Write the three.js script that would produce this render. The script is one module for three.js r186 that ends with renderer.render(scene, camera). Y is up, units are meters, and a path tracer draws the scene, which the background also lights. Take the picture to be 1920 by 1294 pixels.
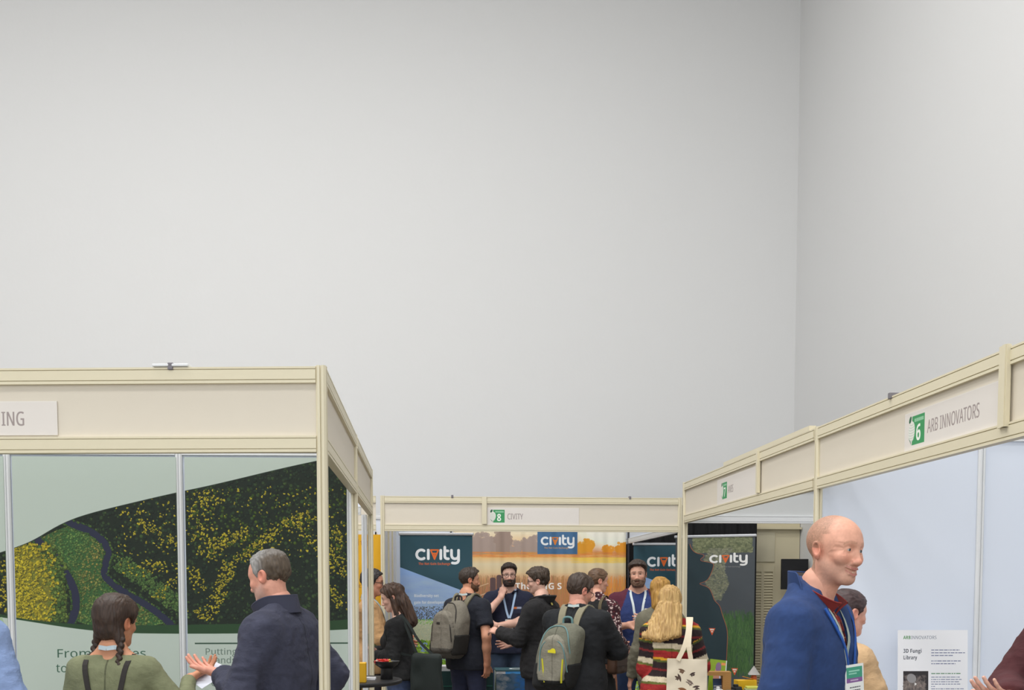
import * as THREE from 'three';
import { mergeGeometries } from 'three/addons/utils/BufferGeometryUtils.js';
import { RoundedBoxGeometry } from 'three/addons/geometries/RoundedBoxGeometry.js';
import { RectAreaLightUniformsLib } from 'three/addons/lights/RectAreaLightUniformsLib.js';

// ---------- camera, light, exposure ----------
RectAreaLightUniformsLib.init();
const scene = new THREE.Scene();
scene.background = new THREE.Color(0x000000);
const R = Math.PI / 180;
const camera = new THREE.PerspectiveCamera(2 * Math.atan(1205 / 1850) / R, 1920 / 2410, 0.05, 80);
camera.setViewOffset(1920, 2410, 0, 0, 1920, 1294);          // a lens shifted up: the frame shows mostly what is above the horizon
camera.position.set(0, 1.6, 0);
camera.rotation.order = 'YXZ';
camera.rotation.set(-3.2484 * R, -4.4744 * R, 0);
const renderer = new THREE.WebGLRenderer({ antialias: true });
renderer.toneMapping = THREE.LinearToneMapping;
renderer.toneMappingExposure = 0.75;
renderer.shadowMap.enabled = true;
const WINDOW_LIGHT = 2.4, PANEL_LIGHT = 46;

// ---------- small helpers ----------
function rng(seed) { let s = seed >>> 0; return () => { s = (s + 0x6D2B79F5) | 0; let t = Math.imul(s ^ (s >>> 15), 1 | s); t = (t + Math.imul(t ^ (t >>> 7), 61 | t)) ^ t; return ((t ^ (t >>> 14)) >>> 0) / 4294967296; }; }
const V = (x, y, z) => new THREE.Vector3(x, y, z);
const clamp = (x, a = 0, b = 1) => Math.min(b, Math.max(a, x));
const step = (a, b, x) => { const t = clamp((x - a) / (b - a)); return t * t * (3 - 2 * t); };
const mixc = (a, b, t) => [a[0] + (b[0] - a[0]) * t, a[1] + (b[1] - a[1]) * t, a[2] + (b[2] - a[2]) * t];
const lin = (r, g, b) => [r, g, b].map((c) => { c /= 255; return c <= 0.04045 ? c / 12.92 : Math.pow((c + 0.055) / 1.055, 2.4); });   // an sRGB colour as linear values
const taken = new Map();
function numbered(name) { const n = taken.get(name) ?? 0; taken.set(name, n + 1); return n ? name + '_' + String(n).padStart(3, '0') : name; }
function shade(o) { o.castShadow = true; o.receiveShadow = true; return o; }
function thing(name, label, category, [x, y, z] = [0, 0, 0], yaw = 0, group) {
  const o = new THREE.Group(); o.name = numbered(name); o.position.set(x, y, z); o.rotation.y = yaw;
  o.userData = { label, category }; if (group) o.userData.group = group;
  scene.add(o); return o;
}
function solo(name, geo, mat, label, category, [x, y, z] = [0, 0, 0], yaw = 0, group) {
  const o = shade(new THREE.Mesh(geo, mat)); o.name = numbered(name); o.position.set(x, y, z); o.rotation.y = yaw;
  o.userData = { label, category }; if (group) o.userData.group = group;
  scene.add(o); return o;
}
function part(parent, name, geo, mat, label) {
  const o = shade(new THREE.Mesh(geo, mat)); o.name = name; if (label) o.userData.label = label;
  parent.add(o); return o;
}
function struct(name, geo, mat, pos = [0, 0, 0]) { const o = shade(new THREE.Mesh(geo, mat)); o.name = name; o.position.set(...pos); o.userData = { kind: 'structure' }; scene.add(o); return o; }
const std = (color, roughness = 0.8, more = {}) => new THREE.MeshStandardMaterial({ color: new THREE.Color().setRGB(...color), roughness, ...more });
const vmat = (roughness = 0.85, more = {}) => new THREE.MeshStandardMaterial({ vertexColors: true, roughness, ...more });
function box(w, h, d, x = 0, y = 0, z = 0) { return new THREE.BoxGeometry(w, h, d).translate(x, y, z); }
function rbox(w, h, d, r, x = 0, y = 0, z = 0, seg = 2) { return new RoundedBoxGeometry(w, h, d, seg, r).translate(x, y, z); }
const join = (list) => mergeGeometries(list.map((g) => (g.index ? g.toNonIndexed() : g)).map((g) => { for (const k of Object.keys(g.attributes)) if (!['position', 'normal', 'uv'].includes(k)) g.deleteAttribute(k); return g; }));
function canvas(w, h) { const c = document.createElement('canvas'); c.width = w; c.height = h; return [c, c.getContext('2d')]; }
function print(c, roughness = 0.6, more = {}) { const t = new THREE.CanvasTexture(c); t.colorSpace = THREE.SRGBColorSpace; t.magFilter = THREE.LinearFilter; return new THREE.MeshStandardMaterial({ map: t, roughness, ...more }); }
// a board whose front face (+z) carries the print; edges and back take the colour of the print's corner
function slab(w, h, d, sx = 1, sy = 1) {
  const g = new THREE.BoxGeometry(w, h, d, sx, sy, 1), uv = g.attributes.uv, n = g.attributes.normal;
  for (let i = 0; i < uv.count; i++) if (n.getZ(i) < 0.5) uv.setXY(i, 0.004, 0.996);
  return g;
}
function noiseTexture(size, seed, lo, hi, octaves = 4) {
  const r = rng(seed), data = new Uint8Array(size * size * 4), acc = new Float32Array(size * size);
  for (let o = 0, cells = 4, amp = 1; o < octaves; o++, cells *= 4, amp *= 0.55) {
    const g = new Float32Array(cells * cells).map(() => r() - 0.5);
    for (let y = 0; y < size; y++) for (let x = 0; x < size; x++) {
      const u = x / size * cells, v = y / size * cells, i = Math.floor(u), j = Math.floor(v), a = step(0, 1, u - i), b = step(0, 1, v - j), i1 = (i + 1) % cells, j1 = (j + 1) % cells;
      acc[y * size + x] += amp * ((g[j * cells + i] * (1 - a) + g[j * cells + i1] * a) * (1 - b) + (g[j1 * cells + i] * (1 - a) + g[j1 * cells + i1] * a) * b);
    }
  }
  for (let i = 0; i < size * size; i++) { const v = Math.round(255 * clamp(lo + (hi - lo) * (acc[i] * 0.8 + 0.5))); data.set([v, v, v, 255], i * 4); }
  const t = new THREE.DataTexture(data, size, size); t.wrapS = t.wrapT = THREE.RepeatWrapping; t.magFilter = THREE.LinearFilter; t.needsUpdate = true; return t;
}
const grainTexture = noiseTexture(256, 5, 0, 1, 4);
const tiled = (t, u, v) => { const c = t.clone(); c.repeat.set(u, v); c.needsUpdate = true; return c; };

// ---------- the hall ----------
const wallPaint = std(lin(222, 222, 222), 0.9, { bumpMap: tiled(grainTexture, 6, 4), bumpScale: 0.002 });
const floorMat = std(lin(128, 122, 112), 0.75, { bumpMap: tiled(grainTexture, 24, 24), bumpScale: 0.002 });
const XR = 5.17, ZB = -14, XL = -9, ZF = 7, TOP = 11.4;
struct('floor', box(XR - XL + 0.6, 0.2, ZF - ZB + 0.6), floorMat, [(XR + XL) / 2, -0.1, (ZF + ZB) / 2]);
struct('ceiling', box(XR - XL + 0.6, 0.25, ZF - ZB + 0.6), wallPaint, [(XR + XL) / 2, TOP + 0.125, (ZF + ZB) / 2]);
struct('wall_back', box(XR - XL + 0.5, TOP, 0.25), wallPaint, [(XR + XL) / 2, TOP / 2, ZB - 0.125]);
struct('wall_right', box(0.25, TOP, ZF - ZB), wallPaint, [XR + 0.125, TOP / 2, (ZF + ZB) / 2]);
struct('wall_left', box(0.25, TOP, ZF - ZB), wallPaint, [XL - 0.125, TOP / 2, (ZF + ZB) / 2]);
// the wall behind the camera: three tall windows let daylight in
const WX = [-6.2, -1.9, 2.4], WW = 3.2, W0 = 1.6, W1 = 8.2;
{
  const pieces = [box(XR - XL + 0.5, W0, 0.25, 0, W0 / 2, 0), box(XR - XL + 0.5, TOP - W1, 0.25, 0, (TOP + W1) / 2, 0)], cx = (XR + XL) / 2;
  let x = XL - 0.25;
  for (const wx of [...WX, null]) { const e = wx === null ? XR + 0.25 : wx - WW / 2; pieces.push(box(e - x, W1 - W0, 0.25, (e + x) / 2 - cx, (W0 + W1) / 2, 0)); if (wx !== null) x = wx + WW / 2; }
  struct('wall_front', join(pieces), wallPaint, [cx, 0, ZF + 0.125]);
  const frameMat = std(lin(225, 225, 222), 0.5), paneMat = std([0.02, 0.02, 0.02], 0.2, { emissive: new THREE.Color(0.9, 0.96, 1), emissiveIntensity: 1.2 });
  WX.forEach((wx, i) => {
    const h = W1 - W0, w = struct('window_' + (i + 1), join([box(0.08, h, 0.12, -WW / 2 + 0.04), box(0.08, h, 0.12, WW / 2 - 0.04), box(WW, 0.08, 0.12, 0, h / 2 - 0.04), box(WW, 0.08, 0.12, 0, -h / 2 + 0.04), box(0.05, h, 0.1), box(WW, 0.05, 0.1, 0, h / 6), box(WW, 0.05, 0.1, 0, -h / 6)]), frameMat, [wx, (W0 + W1) / 2, ZF + 0.1]);
    part(w, 'pane', box(WW - 0.1, h - 0.1, 0.01, 0, 0, 0.08), paneMat);
    const l = new THREE.RectAreaLight(new THREE.Color(0.93, 0.97, 1), WINDOW_LIGHT, WW - 0.1, h - 0.1);
    l.position.set(wx, (W0 + W1) / 2, ZF - 0.02); l.lookAt(wx, (W0 + W1) / 2, -20); scene.add(l);
  });
}
// light panels hung on wires high above the aisle, out of the frame
{
  const bodyMat = std(lin(210, 210, 210), 0.5), glow = std([0.05, 0.05, 0.05], 0.5, { emissive: new THREE.Color(1, 0.985, 0.95), emissiveIntensity: 2 }), wireMat = std([0.2, 0.2, 0.2], 0.4);
  const rows = { '-6': 'over the left wall', '-2.6': 'left of the aisle', '0.7': 'over the aisle' }, depth = { '-7.4': 'far end', '-3.4': 'middle', '0.6': 'just above the camera' };
  for (const x of [-6, -2.6, 0.7]) for (const z of [-7.4, -3.4, 0.6]) {
    const t = thing('ceiling_light', 'square white light panel hung high ' + rows[x] + ', ' + depth[z], 'light', [x, 10.9, z], 0, 'hung light panels');
    part(t, 'housing', box(1.26, 0.07, 1.26, 0, 0.035, 0), bodyMat); part(t, 'diffuser', box(1.2, 0.006, 1.2, 0, -0.003, 0), glow);
    for (const [a, b] of [[-1, -1], [1, -1], [-1, 1], [1, 1]]) part(t, 'wire', new THREE.CylinderGeometry(0.004, 0.004, TOP - 10.97, 6).translate(a * 0.55, 0.07 + (TOP - 10.97) / 2, b * 0.55), wireMat);
    const l = new THREE.RectAreaLight(new THREE.Color(1, 0.992, 0.97), PANEL_LIGHT, 1.2, 1.2); l.position.set(x, 10.885, z); l.rotation.x = -Math.PI / 2; scene.add(l);
  }
}

// ---------- what is printed on the graphics, banners and signs ----------
function curve(g, pts, open) { g.beginPath(); g.moveTo(...pts[0]); for (let i = 1; i < pts.length - 1; i++) { const [x, y] = pts[i], [u, v] = pts[i + 1]; g.quadraticCurveTo(x, y, (x + u) / 2, (y + v) / 2); } g.lineTo(...pts[pts.length - 1]); if (!open) g.closePath(); }
const rgb = (r, g, b, a = 1) => `rgba(${Math.round(r)},${Math.round(g)},${Math.round(b)},${a})`;
function textFit(g, s, x, y, w, size, font = 'bold') { g.save(); g.font = `${font} ${size}px sans-serif`; const m = g.measureText(s).width; g.translate(x, y); g.scale(w / m, 1); g.textAlign = 'left'; g.fillText(s, 0, 0); g.restore(); }

// the aerial photograph of a river in a forest and the sage wall graphic around it
function wallGraphic() {
  const K = 2, X0 = -274, Y0 = 760, [c, g] = canvas(936 * K, 800 * K), r = rng(11);
  g.scale(K, K); g.translate(-X0, -Y0);
  g.fillStyle = rgb(186, 199, 190); g.fillRect(X0, Y0, 936, 800);
  g.save();
  curve(g, [[-280, 1130], [-274, 1040], [-150, 1010], [0, 979], [51, 962], [83, 949], [131, 919], [179, 901], [263, 880], [339, 862], [411, 847], [560, 810], [700, 780], [760, 780], [760, 1110], [700, 1112], [500, 1121], [344, 1122], [230, 1120], [150, 1112], [55, 1096], [0, 1088], [-100, 1084], [-274, 1100]]);
  g.clip();
  g.fillStyle = rgb(40, 70, 42); g.fillRect(X0, Y0, 936, 800);
  g.save();
  curve(g, [[-280, 1130], [-280, 780], [-280, 700], [400, 700], [760, 700], [760, 1000], [720, 1094], [520, 1102], [360, 1105], [250, 1106], [150, 1104], [55, 1094], [0, 1080], [-274, 1080]]); g.clip();
  g.fillStyle = rgb(24, 36, 27); g.fillRect(X0, Y0, 936, 800);
  const blob = (x, y, s, col) => { g.fillStyle = rgb(...col.map((v) => v * 0.55)); g.beginPath(); g.arc(x + s * 0.25, y + s * 0.35, s, 0, 7); g.fill(); g.fillStyle = rgb(...col); g.beginPath(); g.arc(x, y, s * 0.78, 0, 7); g.fill(); };
  // forest floor: dark crowns
  for (let i = 0; i < 9000; i++) { const x = -274 + r() * 936, y = 770 + r() * 350, v = r(); blob(x, y, 1.2 + r() * 2.6, [20 + v * v * 42, 36 + v * v * 50, 27 + v * 16]); }
  // the meadow between the two arms of the river
  g.save(); curve(g, [[95, 945], [150, 915], [190, 930], [212, 960], [214, 985], [205, 1015], [250, 1050], [300, 1085], [330, 1108], [140, 1108], [158, 1060], [140, 1005], [110, 965]]); g.clip();
  g.fillStyle = rgb(52, 92, 50); g.fillRect(60, 880, 300, 260);
  for (let i = 0; i < 5200; i++) { const x = 90 + r() * 245, y = 905 + r() * 205, v = r(), w = Math.sin(x * 0.05 + y * 0.03) * 0.5 + 0.5; blob(x, y, 0.8 + r() * 1.6, [62 + v * 50 + w * 55 * v, 98 + v * 52, 50 + v * 26]); }
  g.restore();
  // a lighter bank on the far side of the second arm
  for (let i = 0; i < 900; i++) { const t = r(), x = 222 + t * 118 + r() * 22, y = 1000 + t * 92 - r() * 30, v = r(); blob(x, y, 0.8 + r() * 1.8, [55 + v * 45, 88 + v * 40, 45 + v * 20]); }
  const river = (pts, w) => { curve(g, pts, true); g.lineWidth = w; g.lineCap = 'round'; g.lineJoin = 'round'; g.strokeStyle = rgb(38, 42, 66); g.stroke(); for (let i = 0; i < 260; i++) { const k = Math.floor(r() * (pts.length - 1)), t = r(), sg = r() < 0.5 ? -1 : 1, dx = pts[k + 1][0] - pts[k][0], dy = pts[k + 1][1] - pts[k][1], dl = Math.hypot(dx, dy), ww = w * (0.52 + r() * 0.12), x = pts[k][0] + dx * t - dy / dl * sg * ww, y = pts[k][1] + dy * t + dx / dl * sg * ww; const v = r(); blob(x, y, 0.8 + r() * 1.5, [46 + v * 40, 82 + v * 30, 46]); } };
  river([[84, 940], [92, 953], [113, 970], [131, 1000], [145, 1020], [155, 1048], [155, 1077], [140, 1112]], 15);
  river([[140, 912], [152, 920], [184, 931], [210, 952], [217, 972], [211, 990], [206, 1014], [226, 1033], [252, 1050], [279, 1065], [303, 1082], [330, 1106]], 13);
  // sunlit autumn crowns: dense left of the river, in drifts elsewhere
  const yellow = (x, y, s) => { for (let i = 0; i < 5; i++) { const v = r(), a = r() * 7, q = s * 0.7 * r(), e = s * (0.3 + 0.35 * r()); g.fillStyle = rgb(40, 44, 22, 0.45); g.beginPath(); g.ellipse(x + Math.cos(a) * q + 0.5, y + Math.sin(a) * q + 0.7, e * 1.2, e, a, 0, 7); g.fill(); g.fillStyle = rgb(142 + v * 76, 132 + v * 66, 28 + v * 22, 0.95); g.beginPath(); g.ellipse(x + Math.cos(a) * q, y + Math.sin(a) * q, e, e * 0.8, a, 0, 7); g.fill(); } };
  g.save(); curve(g, [[40, 960], [70, 952], [100, 975], [128, 1015], [142, 1060], [128, 1100], [40, 1100]]); g.clip(); g.fillStyle = rgb(112, 108, 40); g.fillRect(30, 940, 130, 170); for (let i = 0; i < 1500; i++) { const v = r(); g.fillStyle = rgb(70 + v * 80, 86 + v * 60, 34 + v * 20, 0.7); g.beginPath(); g.arc(40 + r() * 110, 945 + r() * 160, 1 + r() * 2, 0, 7); g.fill(); } g.restore();
  for (let i = 0; i < 520; i++) { const y = 960 + r() * 140, x = 96 + 40 * Math.sqrt(Math.max(0, 1 - ((y - 1058) / 100) ** 2)) - 8 + (r() + r() - 1) * 22, v = r(); if (x < 138) blob(x, y, 1.4 + r() * 2.6, [54 + v * 60, 84 + v * 50, 40 + v * 18]); }
  for (let i = 0; i < 800; i++) { const y = 955 + r() * 150, x = 44 + r() * r() * 88 + (y > 1040 ? 4 : 0); if (x < 130 - Math.abs(y - 1030) * 0.25) yellow(x, y, 1.8 + r() * 3); }
  for (let i = 0; i < 170; i++) yellow(-10 + r() * 38, 985 + r() * 95, 1.6 + r() * 2);
  for (let i = 0; i < 160; i++) yellow(-270 + r() * 250, 1030 + r() * 60, 1.6 + r() * 2.4);
  const drift = (n, x0, y0, x1, y1, w, s = 2.4) => { for (let i = 0; i < n; i++) { const t = r(), q = (r() + r() + r() - 1.5) * w; yellow(x0 + (x1 - x0) * t + q, y0 + (y1 - y0) * t + (r() - 0.5) * w, s * (0.6 + r() * 0.7)); } };
  drift(70, 245, 890, 340, 960, 22); drift(44, 250, 1010, 330, 990, 24); drift(40, 300, 1060, 340, 1010, 12);
  drift(60, 365, 900, 420, 860, 24); drift(95, 380, 905, 400, 990, 26); drift(150, 440, 990, 400, 1085, 16); drift(120, 410, 960, 470, 930, 20); drift(120, 450, 985, 520, 935, 14);
  drift(70, 520, 930, 590, 900, 18); drift(70, 550, 900, 600, 960, 20); drift(45, 365, 1000, 390, 1050, 14); drift(24, 370, 1080, 400, 1095, 10); drift(26, 505, 1020, 512, 1030, 5);
  drift(70, 612, 900, 650, 960, 16); drift(60, 620, 960, 645, 1010, 14); drift(60, 615, 1030, 655, 1080, 14); drift(26, 600, 1000, 655, 990, 10);
  for (let i = 0; i < 420; i++) { const x = 362 + r() * 296, y = 850 + r() * 130, v = r(); if (r() < 0.45) yellow(x, y, 1.3 + r() * 1.6); else blob(x, y, 1.4 + r() * 2, [40 + v * 40, 62 + v * 40, 26]); }
  for (let i = 0; i < 160; i++) { const x = 230 + r() * 112, y = 870 + r() * 140; if (r() < 0.5) yellow(x, y, 1.3 + r() * 1.6); }
  g.restore(); g.restore();
  g.strokeStyle = rgb(30, 44, 34); g.lineWidth = 1.2; curve(g, [[-274, 1040], [-150, 1010], [0, 979], [51, 962], [83, 949], [131, 919], [179, 901], [263, 880], [339, 862], [411, 847], [560, 810], [662, 790]], true); g.stroke();
  // the leaf emblem in the left bay
  g.lineWidth = 13; g.strokeStyle = rgb(160, 186, 150); curve(g, [[14, 1092], [26, 1130], [24, 1180], [6, 1216], [-40, 1226]], true); g.stroke();
  g.lineWidth = 4; g.strokeStyle = rgb(172, 194, 164); for (const k of [0, 1, 2]) { curve(g, [[-6, 1128 + k * 34], [6, 1134 + k * 34], [15, 1144 + k * 34]], true); g.stroke(); }
  // the writing
  g.fillStyle = rgb(56, 92, 74); g.textAlign = 'center'; g.textBaseline = 'alphabetic'; g.font = 'bold 22px sans-serif';
  ['From Species', 'to Management:', 'Empowering', 'Environmental Decisions', 'Through'].forEach((s, i) => { const w = [165, 175, 130, 256, 100][i]; textFit(g, s, 203 - w / 2 - (i === 0 ? 4 : i === 4 ? 47 : 0), 1166 + i * 27.2, w, 22, ''); g.strokeStyle = g.fillStyle; });
  g.fillStyle = rgb(54, 80, 66); g.fillRect(371, 1138.5, 290, 2.6); g.fillRect(371, 1199.5, 290, 2.6); g.fillRect(371, 1260.5, 290, 2.6);
  g.fillStyle = rgb(104, 122, 112);
  textFit(g, 'Putting nature data in the', 389, 1161, 215, 16, ''); textFit(g, 'hands of everyone', 397, 1177, 150, 16, ''); textFit(g, 'everywhere', 422, 1194, 88, 16, '');
  textFit(g, 'Complete soil and', 399, 1220, 150, 16, ''); textFit(g, 'pollution surveys', 387, 1236, 150, 16, '');
  return print(c, 0.75);
}

function civityLogo(g, x, y, w, white, orange) {   // x, y: left end and the letters' foot; w: width of the word
  g.save(); g.translate(x, y); g.scale(w / 100, w / 100); g.lineCap = 'round'; g.lineJoin = 'round'; g.lineWidth = 6.2; g.strokeStyle = white;
  g.beginPath(); g.arc(13.5, -12, 10.4, -0.95, 0.95, true); g.stroke();
  g.beginPath(); g.moveTo(29, -22); g.lineTo(29, -2.5); g.moveTo(57, -22); g.lineTo(57, -2.5); g.stroke();
  g.beginPath(); g.moveTo(66, -29); g.lineTo(66, -9); g.quadraticCurveTo(66, -2, 74, -2.5); g.moveTo(66, -20.5); g.lineTo(73, -20.5); g.stroke();
  g.beginPath(); g.moveTo(81, -22); g.lineTo(81, -11); g.quadraticCurveTo(82, -2.5, 89, -2.5); g.quadraticCurveTo(96.5, -2.5, 97, -12); g.lineTo(97, -22); g.moveTo(97, -14); g.lineTo(97, 1); g.quadraticCurveTo(95.5, 9.5, 83, 7); g.stroke();
  g.strokeStyle = orange; g.lineWidth = 3.4;
  g.beginPath(); g.moveTo(34.5, -22.5); g.lineTo(51.5, -22.5); g.lineTo(43, -1.5); g.closePath(); g.moveTo(38, -14.5); g.lineTo(48, -14.5); g.moveTo(43, -14); g.lineTo(43, -8); g.stroke();
  g.restore();
}
function civityRollUp() {
  const [c, g] = canvas(552, 1484), r = rng(21);   // 4 px to a photo px
  g.fillStyle = rgb(38, 78, 92); g.fillRect(0, 0, 552, 1484);
  g.save(); g.beginPath(); g.moveTo(0, 258); g.lineTo(552, 470); g.lineTo(552, 1484); g.lineTo(0, 1484); g.closePath(); g.clip();
  g.fillStyle = rgb(150, 184, 236); g.fillRect(0, 200, 552, 1300);
  for (let i = 0; i < 500; i++) { g.fillStyle = rgb(190, 212, 242, 0.05); g.beginPath(); g.ellipse(r() * 552, 330 + r() * 260, 60, 16, 0, 0, 7); g.fill(); }
  for (let i = 0; i < 900; i++) { const v = r(); g.fillStyle = rgb(60 + v * 70, 70 + v * 66, 76 + v * 64); g.fillRect(r() * 552, 560 + r() * 110, 3 + r() * 8, 2 + r() * 7); }
  g.fillStyle = rgb(206, 214, 182); g.fillRect(0, 672, 552, 170);
  for (let i = 0; i < 1500; i++) { const v = r(), y = 660 + r() * 180; g.fillStyle = y < 700 ? rgb(128 + v * 60, 190 + v * 30, 104) : rgb(190 + v * 40, 198 + v * 30, 160 + v * 30); g.fillRect(r() * 552, y, 3 + r() * 9, 2 + r() * 6); }
  for (let i = 0; i < 2600; i++) { const v = r(); g.fillStyle = rgb(90 + v * 120, 140 + v * 100, 30 + v * 70); g.beginPath(); g.arc(r() * 552, 830 + r() * 640, 3 + r() * 9, 0, 7); g.fill(); }
  g.restore();
  g.fillStyle = rgb(245, 249, 255); textFit(g, 'Biodiversity net', 104, 490, 190, 30, 'bold'); textFit(g, 'gain for developers', 104, 542, 236, 30, 'bold');
  civityLogo(g, 116, 200, 340, rgb(250, 252, 255), rgb(238, 112, 44));
  g.fillStyle = rgb(226, 104, 50); textFit(g, 'The Net Gain Exchange', 140, 240, 244, 26, 'bold');
  return print(c, 0.5);
}
function sunsetFabric() {
  const [c, g] = canvas(1212, 1400), r = rng(31);   // 4 px to a photo px, the top at photo y 976
  const bands = [[0, 250, 232, 196], [90, 252, 236, 204], [150, 248, 216, 170], [235, 230, 158, 112], [270, 246, 202, 136], [318, 240, 222, 184], [380, 238, 212, 166], [430, 226, 172, 124], [520, 206, 140, 96], [700, 182, 118, 84], [1400, 130, 92, 74]];
  for (let y = 0; y < 1400; y += 2) { let k = 0; while (k < bands.length - 2 && bands[k + 1][0] <= y) k++; const [y0, ...a] = bands[k], [y1, ...b] = bands[k + 1]; g.fillStyle = rgb(...mixc(a, b, (y - y0) / (y1 - y0))); g.fillRect(0, y, 1212, 2); }
  g.translate(104, 0);
  // the white glare of the sun at the right
  for (let i = 0; i < 60; i++) { g.fillStyle = rgb(255, 252, 244, 0.07); g.beginPath(); g.ellipse(880 + r() * 300, 60 + r() * 60, 150, 80 + r() * 30, 0, 0, 7); g.fill(); }
  const trees = (pts, col, base) => { g.fillStyle = rgb(...col); for (const [x, y, s] of pts) { g.fillRect(x - s * 0.8, y, s * 1.6, base - y); for (let i = 0; i < 70; i++) { const a = r() * 7, q = Math.sqrt(r()) * s; g.globalAlpha = 0.75; g.beginPath(); g.arc(x + Math.cos(a) * q, y + Math.sin(a) * q * 0.8, s * 0.22, 0, 7); g.fill(); } g.globalAlpha = 1; } };
  trees([[-80, 165, 60], [30, 160, 60], [100, 150, 70], [170, 170, 60], [420, 168, 56], [480, 160, 60], [330, 190, 50]], [178, 158, 148], 250); trees([[236, 96, 52], [240, 140, 62], [246, 60, 32]], [168, 146, 134], 250);
  trees([[760, 200, 44], [830, 176, 50], [700, 205, 40]], [232, 160, 46], 250); trees([[1080, 196, 50], [1150, 206, 50], [980, 210, 40], [1210, 210, 60]], [240, 158, 44], 250);
  for (let i = 0; i < 1200; i++) { g.fillStyle = rgb(216 + r() * 30, 120 + r() * 60, 60 + r() * 30, 0.25); g.fillRect(r() * 1212, 228 + r() * 40, 20 + r() * 60, 2 + r() * 3); }
  for (let i = 0; i < 400; i++) { g.fillStyle = rgb(255, 214, 90, 0.25); g.fillRect(700 + r() * 512, 268 + r() * 40, 30 + r() * 70, 2 + r() * 4); }
  // reeds and posts in the foreground
  for (let i = 0; i < 2600; i++) { const x = r() * 1212, y = 400 + r() * r() * 900, w = clamp((x - 500) / 500); g.strokeStyle = rgb(...mixc([152 + r() * 40, 112 + r() * 30, 92], [224 + r() * 26, 140 + r() * 30, 66], w * (y < 620 ? 1 : 0.4)), 0.7); g.lineWidth = 2 + r() * 2; g.beginPath(); g.moveTo(x, y + 60 + r() * 60); g.lineTo(x + (r() - 0.5) * 30, y); g.stroke(); }
  g.fillStyle = rgb(104, 82, 82); for (const [x, y, w] of [[150, 420, 40], [196, 400, 36], [20, 470, 30]]) { g.beginPath(); g.roundRect(x, y, w, 300, 14); g.fill(); }
  g.strokeStyle = rgb(222, 186, 150); g.lineWidth = 7; for (const y of [452, 520]) { g.beginPath(); g.moveTo(0, y + 60); g.lineTo(140, y + 10); g.stroke(); }
  g.fillStyle = rgb(74, 116, 158); g.fillRect(482, 60, 284, 186);
  civityLogo(g, 504, 178, 240, rgb(248, 250, 252), rgb(238, 140, 60)); g.fillStyle = rgb(200, 160, 120); textFit(g, 'The Net Gain Exchange', 528, 206, 176, 18, 'bold');
  g.fillStyle = rgb(255, 250, 246); textFit(g, 'The BNG S', 326, 506, 330, 66, 'bold');
  return print(c, 0.8);
}
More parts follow.
